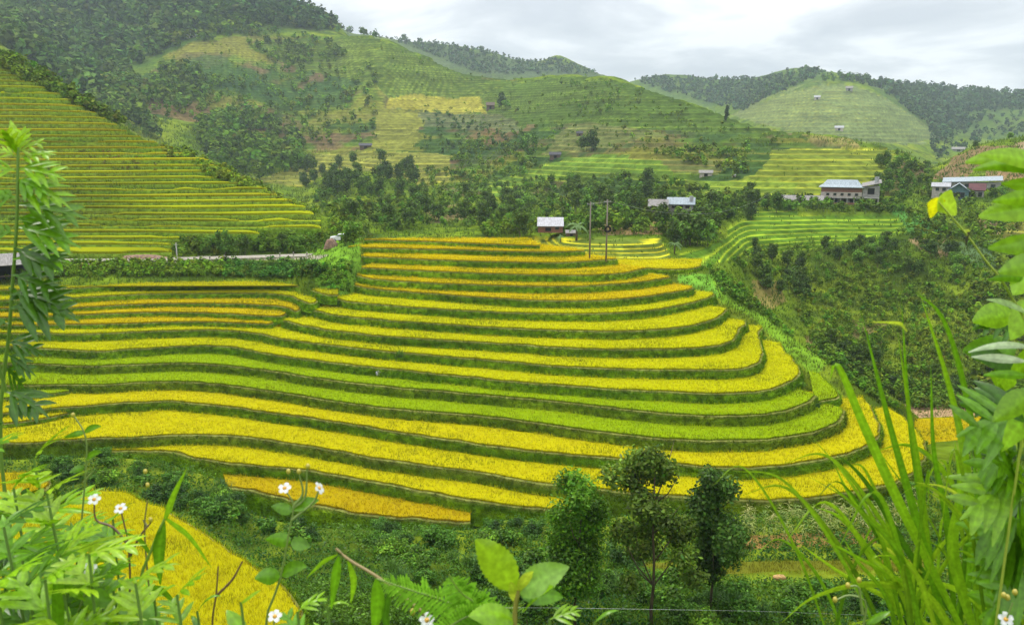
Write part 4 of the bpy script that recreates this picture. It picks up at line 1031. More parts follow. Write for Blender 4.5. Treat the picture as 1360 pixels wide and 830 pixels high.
# rough grass over the slopes
def slope_grass():
    q = rng.uniform((-20, 60), (1380, 560), (60000, 2)); P, D, ok = hit(q[:, 0], q[:, 1])
    k = ok & (D > 96) & (D < 520)
    for poly, d0, d1, *_ in FIELD: k &= ~inside(q, np.array(poly, float)) | (rng.uniform(0, 1, len(q)) < .12)
    cc = []
    P = P[k]; D = D[k]; q = q[k]
    c = np.clip((D-110)/(300), 0, 1)[:, None]
    n = fbm(P[:, 0]/14, P[:, 1]/14, 300, 4)[:, None]
    tip = (c3(.14, .225, .015)+np.clip(n*3, -.6, 1)*c3(.07, .05, .01))
    sc = D/200
    V = []; C = []
    kx = 4; i = np.repeat(np.arange(len(P)), kx); m = len(i)
    B = P[i]+np.c_[rng.normal(0, .5, (m, 2))*sc[i][:, None], np.zeros(m)]
    a = rng.uniform(0, 6.28, m); h = sc[i]*rng.uniform(.35, .9, m); w = sc[i]*rng.uniform(.15, .32, m)
    V = np.empty((m, 3, 3)); dx = np.cos(a)*w/2; dy = np.sin(a)*w/2; z = np.zeros(m)
    V[:, 0] = B+np.c_[-dx, -dy, z-.1]; V[:, 1] = B+np.c_[dx, dy, z-.1]; V[:, 2] = B+np.c_[rng.normal(0, .3, (m, 2))*h[:, None], h]
    C = np.repeat(tip[i]*(1+.28*rng.normal(0, 1, m))[:, None].clip(.4, 1.7), 3, 0).reshape(m, 3, 3); C[:, :2] *= .6
    o = link(mesh('slope_grass', V.reshape(-1, 3), np.arange(3*m).reshape(-1, 3), M['grass'], C.reshape(-1, 3)), 'slope_grass'); o['kind'] = 'stuff'
slope_grass()

for x, y, sc, v, lab in [(212, 668, 1.3, 2, 'dark leafy bush at the top edge of the near rice field'), (232, 645, 1.1, 0, 'bush just above the top edge of the near rice field'), (100, 640, 1.2, 2, 'dark bush between the two small fields at the lower left'), (86, 622, .9, 0, 'green bush left of the widest terrace foot'),
                       (1066, 520, .35, 3, 'small light shrub clinging to the bank below the rounded yellow tip'), (1086, 540, .3, 2, 'small dark shrub at the right tip of the upper lime green strip'), (1010, 445, .3, 1, 'small shrub on the bank at the kinked right ends of the terraces')]:
    P, D, ok = hit(x, y)
    p = P[0] if x < 1000 else {1066: pz(1066, 512, -28.3), 1086: pz(1087, 540, -29.4), 1010: pz(1016, 450, -26.9)}[x]
    plant('bush', bushes[v], p-np.array([0, 0, .1]), sc, 1.0, lab, 'bush', None)

for x, y, h_, v, lab in [(1252, 268, 12, 4, 'low bushy tree in front of the whitish house in the right hand cluster'), (1262, 272, 14, 0, 'dark round tree below the blue green gabled house'), (1285, 274, 13, 1, 'round green tree below the dark red roofed house'), (1316, 266, 16, 0, 'dark round tree in front of the right end of the long pale roof'), (1330, 262, 14, 4, 'light green low tree at the right end of the long pale roof'), (1232, 262, 12, 1, 'green tree left of the whitish house in the right hand cluster'), (1296, 198, 10, 0, 'tree on the crest of the bare brown slope at the right'), (1340, 186, 9, 4, 'small tree near the top right of the bare brown slope'),
                         (1082, 278, 9, 4, 'low tree in front of the right end of the long low shed'), (1148, 279, 9, 4, 'low tree below the annex of the two storey house')]:
    one(x, y, h_, v, lab)
# ------------------------------------------------------------------ buildings and other made things
M['metal_roof'] = solid_mat('pale_metal_roof', (.34, .40, .43), (.17, .20, .21), 1.6, .45, .0, stretch=(6, .4, 1))
M['grey_roof'] = solid_mat('grey_cement_roof', (.30, .28, .26), (.17, .155, .145), 1.5, .9, stretch=(5, .6, 1))
M['brown_roof'] = solid_mat('brown_roof', (.17, .12, .09), (.09, .07, .055), 1.5, .9, stretch=(5, .6, 1))
M['dark_roof'] = solid_mat('dark_roof', (.07, .065, .075), (.04, .038, .045), 1.5, .8)
M['red_roof'] = solid_mat('red_roof', (.12, .028, .03), (.07, .02, .022), 1.2, .6)
M['white_roof'] = solid_mat('white_metal_sheet', (.44, .44, .46), (.24, .23, .23), 1.6, .5, stretch=(5, .4, 1))
M['brick'] = solid_mat('brick_wall', (.28, .13, .09), (.20, .09, .065), 4, .9, stretch=(1, 1, 4))
M['plaster'] = solid_mat('worn_plaster', (.52, .46, .40), (.36, .31, .27), 1.6, .9)
M['greywall'] = solid_mat('bare_cement_wall', (.36, .34, .31), (.24, .23, .21), 1.4, .9)
M['bluewall'] = solid_mat('blue_green_wall', (.13, .22, .24), (.09, .16, .18), 1.2, .8)
M['wood'] = solid_mat('weathered_wood', (.16, .11, .075), (.09, .06, .045), 3, .9, stretch=(4, 4, .6))
M['dark'] = solid_mat('dark_opening', (.015, .015, .017), (.01, .01, .011), 2, .9)
M['glass'] = solid_mat('dark_glass', (.03, .04, .045), (.02, .025, .03), 2, .15, spec=.6)
M['concrete'] = solid_mat('concrete', (.44, .42, .37), (.33, .31, .27), 2, .9)
M['polemat'] = solid_mat('stained_concrete_pole', (.26, .22, .18), (.16, .13, .11), 2, .9, stretch=(1, 1, .3))
M['straw'] = solid_mat('brown_straw', (.30, .19, .12), (.15, .09, .07), 2.5, .95, bump=.2)
M['carpaint'] = solid_mat('white_car_paint', (.78, .78, .78), (.72, .72, .73), 1, .25, spec=.6)
M['rubber'] = solid_mat('tyre_rubber', (.02, .02, .02), (.015, .015, .015), 3, .8)
M['steel'] = solid_mat('galvanised_steel', (.5, .5, .5), (.4, .4, .4), 3, .4, 1)

def face_rz(p): return -math.atan2(p[0], p[1])
def spot(x, y, D=None):
    if D is None: P, DD, ok = hit(x, y); return P[0], float(DD[0])
    return pd(x, y, D), D
def house(name, x, y, D, spec, label, cat='house', yaw=0, zoff=0):
    p, D = spot(x, y, D)
    o = empty(name, (p[0], p[1], p[2]+zoff), face_rz(p)+R(yaw), label, cat)
    spec(o, D/F); return o
def gable(o, x0, x1, y0, y1, ze, zr, mat, over=.4, name='roof', hipped=0, flare=0, th=.12):
    """roof with its ridge along x"""
    m = MB(); ym = (y0+y1)/2; X0, X1, Y0, Y1 = x0-over, x1+over, y0-over, y1+over
    rows = [(0, 0), (.45, .30 if flare else .45), (1, 1)]
    for side in (0, 1):
        ye = Y0 if side == 0 else Y1
        for (a, ha), (b, hb) in zip(rows[:-1], rows[1:]):
            q = [(X0+hipped*a, ye+(ym-ye)*a, ze+(zr-ze)*ha), (X1-hipped*a, ye+(ym-ye)*a, ze+(zr-ze)*ha), (X1-hipped*b, ye+(ym-ye)*b, ze+(zr-ze)*hb), (X0+hipped*b, ye+(ym-ye)*b, ze+(zr-ze)*hb)]
            m.slab(q if side == 0 else q[::-1], th)
    if hipped:
        for (a, ha), (b, hb) in zip(rows[:-1], rows[1:]):
            for s_, X in ((1, X0), (-1, X1)):
                xa, xb = X+s_*hipped*a, X+s_*hipped*b; za, zb = ze+(zr-ze)*ha-.004, ze+(zr-ze)*hb-.004
                q = [(xa, Y1+(ym-Y1)*a, za), (xa, Y0+(ym-Y0)*a, za), (xb, Y0+(ym-Y0)*b, zb), (xb, Y1+(ym-Y1)*b, zb)]
                m.slab(q if s_ == 1 else q[::-1], th*.9)
    return m.build(name, mat, o)
def walls(o, x0, x1, y0, y1, z0, z1, mat, zr=None, name='wall'):
    m = MB().box(x0, x1, y0, y1, z0, z1)
    if zr:
        ym = (y0+y1)/2
        for X in (x0+.01, x1-.01): m.face((X, y0, z1), (X, y1, z1), (X, ym, zr))
    return m.build(name, mat, o)
def window(o, x0, x1, z0, z1, y, name='window', mat='glass', fr='wood'):
    f = MB(); t = .07
    f.box(x0-t, x1+t, y-.10, y-.004, z1, z1+t).box(x0-t, x1+t, y-.12, y-.004, z0-t, z0).box(x0-t, x0, y-.10, y-.004, z0, z1).box(x1, x1+t, y-.10, y-.004, z0, z1)
    w_ = f.build(name, M[fr], o)
    MB().box(x0, x1, y-.05, y-.006, z0, z1).build('pane', M[mat], w_)
def post(o, x, y, z0, z1, w=.12, mat='concrete', name='post'):
    MB().box(x-w, x+w, y-w, y+w, z0, z1).build(name, M[mat], o)

def sp_main(o, k):
    W = lambda px: px*k
    L = W(50); h = W(22)                                            # main block
    z1, z2 = h*.36, h*.70
    walls(o, -L/2, L/2, .9, 8, -2, z1, M['greywall'])
    walls(o, -L/2, L/2, 0, 8, z1+.16, z2, M['plaster'], name='upper_wall')
    walls(o, -L/2, L/2, .12, 8, z2+.003, h, M['brick'], name='brick_wall')
    MB().box(-L/2-.2, L/2+.2, -1.0, 8, z1, z1+.155).build('floor_slab', M['concrete'], o)
    for i in range(7): post(o, -L/2+.2+i*(L-.4)/6, -.8, -2, z1-.003, .11)
    for i in range(5): window(o, -L*.36+i*L*.175, -L*.36+i*L*.175+.75, z1+.75, z2-.35, 0)
    for i in range(4): window(o, -L*.40+i*L*.21, -L*.40+i*L*.21+1.2, z1*.15, z1*.8, .9, 'doorway', 'dark')
    MB().box(-L/2, L/2, -.98, -.9, -.05, .5).build('veranda_rail', M['brick'], o)
    gable(o, -L/2, L/2, 0, 8, h, h+W(9), M['metal_roof'], .7, hipped=2.2, flare=1)
    # annex on the right
    a0, a1 = L/2+.2, L/2+W(21)
    walls(o, a0, a1, .3, 7, -2, h*1.02, M['greywall'], name='annex_wall')
    m = MB().slab([(a0-.3, -.5, h*1.06), (a1+.4, -.5, h*1.3), (a1+.4, 7.2, h*1.45), (a0-.3, 7.2, h*1.2)], .12); m.build('annex_roof', M['grey_roof'], o)
    window(o, a0+1.4, a0+3.2, h*.62, h*.95, .3, 'opening', 'dark')
    window(o, a0+.5, a1-.5, h*.02, h*.30, .3, 'opening', 'dark')
    for i in range(3): post(o, a0+.2+i*(a1-a0-.4)/2, -.9, -2, h*.38, .1)
    MB().box(a0, a1, -1.0, .29, h*.38+.003, h*.38+.13).build('balcony', M['concrete'], o)
    m = MB(); m.tube([(a1-1, 1.5, h*1.2), (a1-1, 1.5, h*1.62)], .62, 12); m.build('water_tank', M['white_roof'], o)
house('house', 1116, 272, 247, sp_main, 'two storey terrace farmhouse with curved pale metal roof and brick upper wall', zoff=.2)
def sp_shed(o, k):
    L = 49*k
    walls(o, -L/2, L/2, 0, 4.5, -1.5, 6*k, M['plaster'], 6*k+1.0)
    gable(o, -L/2, L/2, 0, 4.5, 6*k, 6*k+1.3, M['grey_roof'], .5)
    for i in range(3): window(o, -L*.3+i*L*.27, -L*.3+i*L*.27+.9, .1, 6*k-.4, 0, 'doorway', 'dark')
house('shed', 1065, 272, 246, sp_shed, 'long low grey roofed shed adjoining the left side of the two storey house', 'shed')
def sp_white(o, k):
    L = 33*k
    walls(o, -L/2, L/2, .2, 4, -.4, 6.5*k, M['brick'], 6.5*k+.5)
    m = MB().slab([(-L/2-.2, -.3, 6.6*k), (L/2+.2, -.3, 6.6*k), (L/2+.2, 4.3, 6.6*k+1.55), (-L/2-.2, 4.3, 6.6*k+1.55)], .1); m.build('roof', M['white_roof'], o)
    window(o, -L*.2, L*.02, .0, 6*k-.3, .2, 'doorway', 'dark'); window(o, L*.2, L*.34, .35, 6*k-.2, .2)
house('shed', 731, 307, 176, sp_white, 'brick shed with plain white metal roof behind the rice hilltop', 'shed')
def sp_blue(o, k):
    L = 32*k
    walls(o, -L/2, L/2, 0, 5, -2, 6.5*k, M['greywall'], 6.5*k+.9)
    gable(o, -L/2, L/2, 0, 5, 6.5*k, 6.5*k+1.6, M['metal_roof'], .5)
    for i in range(3): window(o, -L*.35+i*L*.27, -L*.35+i*L*.27+1.0, .3, 6*k-.3, 0, 'window', 'dark')
    m = MB(); m.tube([(L*.42, 1, 6.5*k+.6), (L*.42, 1, 6.5*k+2.0)], .5, 12); m.build('water_tank', M['white_roof'], o)
house('house', 904, 278, 206, sp_blue, 'farmhouse with pale blue metal roof half hidden by trees right of the poles')
def sp_brown(o, k):
    L = 22*k
    walls(o, -L/2, L/2, 0, 4.5, -2, 5*k, M['wood'], 5*k+.9); gable(o, -L/2, L/2, 0, 4.5, 5*k, 5*k+1.6, M['grey_roof'], .5)
    window(o, -.6, .5, -.2, 4*k, 0, 'doorway', 'dark')
house('house', 874, 279, 204, sp_brown, 'small brown walled house with grey roof left of the pale blue roofed farmhouse')
def sp_hut(mat, W_, H_, wall='wood'):
    def f(o, k):
        L = W_*k; h = H_*k
        walls(o, -L/2, L/2, 0, L*.7, -1, h*.55, M[wall], h*.8); gable(o, -L/2, L/2, 0, L*.7, h*.55, h, M[mat], L*.08, th=.1)
        window(o, -L*.12, L*.14, 0, h*.42, 0, 'doorway', 'dark', 'wood')
    return f
for x, y, w_, h_, mat, wall, lab in [
    (651, 146, 10, 9, 'brown_roof', 'wood', 'small wooden field hut at the right end of the high golden field'),
    (738, 211, 14, 8, 'dark_roof', 'wood', 'dark roofed field hut left of the large dark tree'),
    (770, 181, 8, 6, 'dark_roof', 'wood', 'tiny dark field hut up the slope above the large dark tree'),
    (485, 199, 15, 7, 'dark_roof', 'wood', 'dark roofed hut at the top of the olive terraces left of centre'),
    (938, 236, 16, 8, 'grey_roof', 'plaster', 'pale walled hut beside the brown terraces in the right middle distance'),
    (975, 237, 5, 4, 'white_roof', 'plaster', 'very small white hut at the foot of the yellow green terraces'),
    (1085, 135, 7, 5, 'white_roof', 'plaster', 'white hut on the left flank of the far terraced dome'),
    (1128, 124, 8, 6, 'grey_roof', 'greywall', 'grey hut near the top of the far terraced dome'),
    (1114, 176, 10, 6, 'white_roof', 'plaster', 'white hut low on the far terraced dome'),
    (1272, 202, 14, 6, 'grey_roof', 'greywall', 'grey hut in the far valley right of the terraced dome'),
    (254, 51, 11, 5, 'white_roof', 'plaster', 'lone white hut on the spur of the upper left mountain'),
    (1352, 290, 20, 11, 'dark_roof', 'greywall', 'dark roofed hut at the right edge above small terraces'),
    (758, 314, 14, 8, 'grey_roof', 'wood', 'little grey roofed hut right of the white roofed shed'),
    (752, 285, 12, 9, 'dark_roof', 'brick', 'brick hut on the wooded bank above the white roofed shed')]:
    house('hut', x, y, None, sp_hut(mat, w_, h_, wall), lab, 'hut')
# cluster at the right
def sp_long(o, k):
    L = 66*k
    walls(o, -L/2, L/2, 0, 6, -2, 8*k, M['greywall']); MB().slab([(-L/2-.4, -.6, 8.2*k), (L/2+.4, -.6, 8.2*k+.9), (L/2+.4, 6.5, 8.2*k+2.1), (-L/2-.4, 6.5, 8.2*k+1.2)], .14).build('roof', M['metal_roof'], o)
    for i in range(6): window(o, -L*.42+i*L*.15, -L*.42+i*L*.15+1.2, .4, 6*k, 0)
house('house', 1290, 251, 268, sp_long, 'long house with pale blue metal roof beneath the bare brown slope at the right')
def sp_blueg(o, k):
    L = 24*k
    walls(o, -L/2, L/2, 0, 6, -3, 12*k, M['bluewall'], 12*k+1.3)
    m = MB(); 
    m.slab([(-L/2-.4, -.8, 12*k-.5), (0, -.8, 12*k+1.9), (0, 6.4, 12*k+1.9), (-L/2-.4, 6.4, 12*k-.5)], .12); m.slab([(0, -.8, 12*k+1.9), (L/2+.4, -.8, 12*k-.5), (L/2+.4, 6.4, 12*k-.5), (0, 6.4, 12*k+1.9)], .12)
    m.build('roof', M['metal_roof'], o); MB().face((-L/2, -.02, 12*k), (L/2, -.02, 12*k), (0, -.02, 12*k+1.6)).build('gable_wall', M['bluewall'], o)
    window(o, -2.0, -1.0, 12*k-2.4, 12*k-1.0, 0); window(o, .7, 1.7, 12*k-2.4, 12*k-1.0, 0); window(o, -.6, .5, .0, 2.0, 0, 'doorway', 'dark')
house('house', 1272, 264, 255, sp_blueg, 'blue green walled house with its gable to the valley, in front of the long roof')
def sp_red(o, k):
    L = 17*k
    walls(o, -L/2, L/2, 0, 5, -3, 13*k, M['greywall'], 13*k+1)
    gable(o, -L/2, L/2, 0, 5, 13*k, 13*k+2.0, M['red_roof'], .4)
    window(o, -1.4, -.4, 13*k-2, 13*k-.7, 0); window(o, .5, 1.5, 13*k-2, 13*k-.7, 0)
    for i in range(3): post(o, -L*.4+i*L*.4, -1.0, -3, 13*k*.5, .09)
house('house', 1296, 266, 256, sp_red, 'narrow house with dark red roof right of the blue green gabled one')
def sp_wh(o, k):
    L = 20*k
    walls(o, -L/2, L/2, 0, 4, -2, 7*k, M['plaster'], 7*k+.8); gable(o, -L/2, L/2, 0, 4, 7*k, 7*k+1.2, M['white_roof'], .4); window(o, -1.4, -.5, .4, 6*k-.2, 0); window(o, .5, 1.4, .4, 6*k-.2, 0)
house('house', 1249, 255, 262, sp_wh, 'small whitish house at the left end of the right hand cluster')
# open shed at the left edge
def sp_left(o, k):
    L = 66*k
    for X in (-L/2+.2, -L*.1, L*.22, L/2-.2): post(o, X, 0, -1.5, 20*k, .09, 'wood')
    walls(o, -L/2, L/2, 2.8, 3.2, -1.5, 24*k, M['dark'])
    m = MB().slab([(-L/2-.3, -.7, 20*k), (L/2+.3, -.7, 20*k), (L/2+.3, 3.4, 32*k), (-L/2-.3, 3.4, 32*k)], .1); m.build('roof', M['grey_roof'], o)
    MB().box(-L/2+.1, L/2-.1, .0, .12, 4*k, 5.2*k).build('rail', M['wood'], o)
house('shed', 0, 372, 127, sp_left, 'open timber shed with grey corrugated roof at the left edge beside the road', 'shed')

# road along the foot of the left hillside
def road():
    pts = [pd(x, y, D) for x, y, D in [(-320, 350, 141), (-100, 349, 141.5), (60, 348.5, 142), (200, 347.5, 143), (300, 344.5, 144), (380, 342, 145), (430, 340.5, 145.5), (462, 338, 147), (490, 334, 152)]]
    P = resample(chaikin(np.array(pts)[:, :2], 2), 1.2); Nn = normals(P)
    zz = np.interp(P[:, 0], [p[0] for p in pts], [p[2] for p in pts])+.35
    w_ = 1.7; V = np.vstack([np.c_[P+Nn*w_, zz-.9], np.c_[P+Nn*w_, zz], np.c_[P-Nn*w_, zz+.02], np.c_[P-Nn*w_, zz-.9]])
    n = len(P); i = np.arange(3)[:, None]*n+np.arange(n-1)[None]
    o = link(mesh('road', V, np.stack([i, i+1, i+n+1, i+n], -1).reshape(-1, 4), solid_mat('dusty_road', (.34, .31, .25), (.24, .21, .165), 1.5, .95)), 'road'); o['kind'] = 'structure'
road()
def road_z(x, y, D): p = pd(x, y, D); return p
for q, (x, y) in enumerate([(172, 348), (210, 348), (258, 347), (279, 346), (298, 345), (372, 342), (390, 341), (408, 341)]):
    p = pd(x, y+1, 141.6)
    o = empty('marker_post', tuple(p), 0, 'short pale concrete post on the valley side of the road', 'road post', 'marker posts along the road')
    MB().box(-.09, .09, -.09, .09, -1.0, .95).build('post', M['concrete'], o); MB().box(-.095, .095, -.095, .095, .62, .76).build('red_band', M['red_roof'], o)
b = pd(236, 351, 141); o = empty('utility_pole', tuple(b), 0, 'short pale concrete utility pole beside the road under the left hillside', 'utility pole')
MB().tube([(0, 0, -1), (0, 0, 3.8)], [.13, .09], 10).build('post', M['concrete'], o, True); MB().box(-.4, .4, -.05, .05, 3.4, 3.5).build('crossarm', M['steel'], o)
def mound(x, y, D, L, W_, H, label, mat='straw'):
    p = pd(x, y, D); p[2] = max(p[2], ground_z(p[0], p[1])+.1); V = []; n, m_ = 34, 12
    for j in range(m_+1):
        for i in range(n+1):
            u = i/n*2-1; v = j/m_*2-1
            h = max(0, 1-u*u)**.6*max(0, 1-v*v)**.7*(1+.5*float(fbm(np.array([u*3.3]), np.array([v*2.0]), 4)[0]))
            V.append((u*L/2, v*W_/2, h*H-.15))
    o = link(mesh('straw_pile', np.array(V), grid_faces(m_+1, n+1), M[mat], None, True), 'straw_pile', loc=(p[0], p[1], p[2]-.1)); tag(o, label, 'straw pile'); return o
mound(192, 349, 145, 11, 3, 1.3, 'long low heap of reddish brown straw on the road under the left hillside')
mound(441, 350, 141, 2.4, 2.2, 1.8, 'small upright heap of brown straw in front of the white car')
mound(372, 343, 146, 6, 1.5, .5, 'thin litter of reddish brown straw by the road near the white car')

# parked white car
def car():
    p = pd(455, 340.5, 143.5); p[2] = max(p[2], ground_z(p[0], p[1])-.2); o = empty('parked_car', (p[0], p[1], p[2]+.40), R(12), 'small white hatchback parked on the road behind the straw heap', 'car')
    prof = [(-2.05, .45), (-2.1, .75), (-1.95, .95), (-1.1, 1.05), (-.55, 1.42), (.75, 1.48), (1.55, 1.15), (1.95, 1.0), (2.05, .7), (2.0, .42)]
    V = []; 
    for s in (-1, 1):
        for x, z in prof: V.append((x, s*(.82 if z < 1.1 else .66), z))
    n = len(prof); Fq = [(i, i+1, n+i+1, n+i) for i in range(n-1)]; m = MB(); m.v = V; m.q = Fq
    for s in (0, n):
        c = len(m.v); m.v.append((0, (-.8 if s == 0 else .8), .8))
        for i in range(n-1): m.t.append((s+i+1, s+i, c) if s == 0 else (s+i, s+i+1, c))
        m.t.append((s, s+n-1, c) if s == 0 else (s+n-1, s, c))
    m.build('body', M['carpaint'], o)
    for s in (-1, 1):
        MB().face((-.95, s*.80, 1.07), (-.5, s*.70, 1.38), (.2, s*.69, 1.40), (.2, s*.80, 1.07)).build('window', M['glass'], o)
        MB().face((.26, s*.80, 1.07), (.26, s*.69, 1.40), (.75, s*.70, 1.38), (1.3, s*.80, 1.12)).build('window', M['glass'], o)
        MB().box(-2.12, -2.06, s*.65-.14, s*.65+.14, .68, .84).build('headlight', M['glass'], o)
        for X in (-1.3, 1.3):
            w_ = MB().tube([(X, s*.66, .32), (X, s*.86, .32)], .32, 16).build('wheel', M['rubber'], o, True)
            MB().tube([(X, s*.80, .32), (X, s*.875, .32)], .19, 12).build('rim', M['steel'], w_, True)
    MB().face((-1.05, -.70, 1.10), (-1.05, .70, 1.10), (-.60, .60, 1.415), (-.60, -.60, 1.415)).build('windscreen', M['glass'], o)
    MB().box(-2.13, -2.05, -.7, .7, .42, .56).build('bumper', M['rubber'], o)
car()

# two power poles on the rice hilltop
def pole(x, y, ytop, z, label, coil):
    b = pz(x, y, z); D = b[1]; H = pd(x, ytop, D)[2]-b[2]
    o = empty('power_pole', tuple(b), 0, label, 'power pole')
    MB().tube([(0, 0, -.3), (0, 0, H*.5), (0, 0, H)], [.14, .12, .09], 10).build('post', M['polemat'], o, True)
    c = MB().box(-.55, .55, -.05, .05, H-.45, H-.35).build('crossarm', M['steel'], o)
    for X in (-.45, .45): MB().tube([(X, 0, H-.35), (X, 0, H-.2)], [.05, .03], 8).build('insulator', M['concrete'], c)
    if coil:
        m = MB(); zc = H-4.6
        for k in range(4):
            rr = .30+.06*k; m.tube([(rr*math.cos(a)+.12, -.2-.04*k, zc+rr*math.sin(a)) for a in np.linspace(0, 6.283, 25)], .07, 6, False)
        m.build('cable_coil', M['rubber'], o)
    return b+np.array([0, 0, H-.2])
ta = pole(783, 344.5, 268, -17.95, 'slimmer left one of the two dark stained power poles on the hilltop', 0)
tb = pole(805, 345, 265, -17.95, 'right power pole on the hilltop with a dark cable coil hanging on it', 1)
def wire(a, b, sag, label, r=.012):
    pts = [a+(b-a)*t-np.array([0, 0, sag*4*t*(1-t)]) for t in np.linspace(0, 1, 24)]
    o = MB().tube(pts, r, 4, False).build('power_line', M['steel'], None); tag(o, label, 'cable')
wire(ta, tb, .2, 'thin cable between the two hilltop power poles')
wire(tb, pd(1040, 262, 246)+np.array([0, 0, 4]), 5, 'long thin cable from the right power pole towards the two storey house')

# small things
def rock():
    p, D = spot(1035, 776); V = []; n, m_ = 14, 8
    for j in range(m_+1):
        for i in range(n):
            a = 6.283*i/n; b_ = math.pi*j/m_; r = 1+.9*float(fbm(np.array([math.cos(a)*2.2+3]), np.array([math.sin(a)*2.2+b_*1.5]), 8)[0])
            V.append((.62*r*math.sin(b_)*math.cos(a), .4*r*math.sin(b_)*math.sin(a), .28*r*math.cos(b_)+.16))
    m = MB(); m.v = V
    for j in range(m_):
        for i in range(n): a = j*n+i; b_ = j*n+(i+1) % n; m.q.append((a, a+n, b_+n, b_))
    o = m.build('boulder', solid_mat('sandy_rock', (.62, .38, .14), (.38, .24, .10), 5, .9, bump=.05), None, True); o.location = (p[0], p[1], p[2]+.42); o.scale = (.72, .72, .72); tag(o, 'sandy orange boulder on the dull green strip in the gully', 'boulder')
rock()
p = pz(503, 497, -26.9); m = MB()
for k in range(5): a = k*1.2; m.face((0, 0, 0), (.35*math.cos(a), .1, .3*math.sin(a)), (.3*math.cos(a+.7), -.1, .35*math.sin(a+.7)))
o = m.build('scrap_cloth', M['white_roof'], None); o.location = tuple(p+np.array([0, -.3, .25])); tag(o, 'torn white scrap of cloth caught on a terrace bank', 'cloth')
# ------------------------------------------------------------------ plants close to the camera, on the bank the photographer stands on
UP = np.array([0, 0, 1.])
class PB:
    def __init__(s): s.V = []; s.F = []; s.C = []; s.n = 0
    def add(s, V, Fq, C):
        V = np.asarray(V, float); s.V.append(V); s.F.append(np.asarray(Fq)+s.n); s.C.append(np.asarray(C, float)); s.n += len(V)
    def build(s, name, mat, parent=None, smooth=True):
        V = np.vstack(s.V); org = np.zeros(3)
        if parent is not None: org = np.array(parent.location)
        return link(mesh(name, V-org, np.vstack(s.F), mat, np.vstack(s.C), smooth), name, parent)
def spline(pts, n=12):
    """smooth curve through the points"""
    P = [np.array(p, float) for p in pts]
    while len(P) > 2 and np.linalg.norm(P[1]-P[0]) > 2.6*np.linalg.norm(P[2]-P[1]) and len(P) < 14:
        q = P[1]-unit(P[1]-P[0])*max(1.9*np.linalg.norm(P[2]-P[1]), .03); P.insert(1, q)
    P = np.array(P); k = len(P)
    if k == 2: return P[0]+(P[1]-P[0])*np.linspace(0, 1, n)[:, None]
    t = np.linspace(0, k-1, n); out = []
    E = np.vstack([2*P[0]-P[1], P, 2*P[-1]-P[-2]])
    for u in t:
        i = min(int(u), k-2); f = u-i; a, b, c, d = E[i:i+4]
        out.append(.5*((2*b)+(-a+c)*f+(2*a-5*b+4*c-d)*f*f+(-a+3*b-3*c+d)*f**3))
    return np.array(out)
def leaf_arrays(mid, side, W, prof, col, fold=.25, serr=0, tipcol=None, wav=0, seed=0):
    """a leaf blade along the curve mid; side = direction of its breadth; prof(t) = half breadth"""
    g = np.random.default_rng(seed); n = len(mid); cols = (-1, -.66, -.33, 0, .33, .66, 1)
    T = unit(np.gradient(mid, axis=0)); side = np.asarray(side, float)
    S = unit(side-(T*side).sum(1)[:, None]*T); Nn = np.cross(T, S)
    t = np.linspace(0, 1, n); w = W*.5*np.array([prof(a) for a in t])
    V = []; C = []
    ph = g.uniform(0, 6)
    for i in range(n):
        for c in cols:
            ww = w[i]*(1+(serr*((i % 2)*2-1) if abs(c) == 1 else 0))
            V.append(mid[i]+S[i]*c*ww+Nn[i]*(abs(c)**1.3*fold*w[i]+wav*w[i]*math.sin(t[i]*17+ph+c*2)*abs(c)))
            k = 1+(.16 if c == 0 else 0)-.05*abs(c)+.05*math.sin(i*2.1+c)
            cc = np.asarray(col) if tipcol is None else np.asarray(col)*(1-t[i])+np.asarray(tipcol)*t[i]
            C.append(cc*k)
    m = len(cols); i = np.arange(n-1)[:, None]*m+np.arange(m-1)[None]
    return V, np.stack([i, i+1, i+m+1, i+m], -1).reshape(-1, 4), C
LANCE = lambda t: max(.02, math.sin(math.pi*min(1, t*.92+.04))**.9*(1-.35*t))
OVATE = lambda t: max(.02, (math.sin(math.pi*t**.72)**.8 if 0 < t < 1 else 0))
BLADE = lambda t: max(.015, min(1, .45+t*2)*(1-t**2.2))
def arc(a, b, sag, n=12):
    a, b = np.asarray(a, float), np.asarray(b, float); L = np.linalg.norm(b-a)
    t = np.linspace(0, 1, n)[:, None]
    return a+(b-a)*t+UP*L*sag*4*t*(1-t)
def simple_leaf(pb, a, b, W, col, sag=.1, prof=LANCE, fold=.25, side=None, serr=0, n=13, tipcol=None, wav=0):
    d = np.asarray(b)-np.asarray(a)
    if side is None: side = np.cross(d, UP)+np.array([0, .0, .0]); 
    if np.linalg.norm(side) < 1e-4: side = np.array([1, 0, 0.])
    side = unit(np.asarray(side, float))
    pb.add(*leaf_arrays(arc(a, b, sag, n), side, W, prof, col, fold, serr, tipcol, wav, random.randint(0, 9999)))
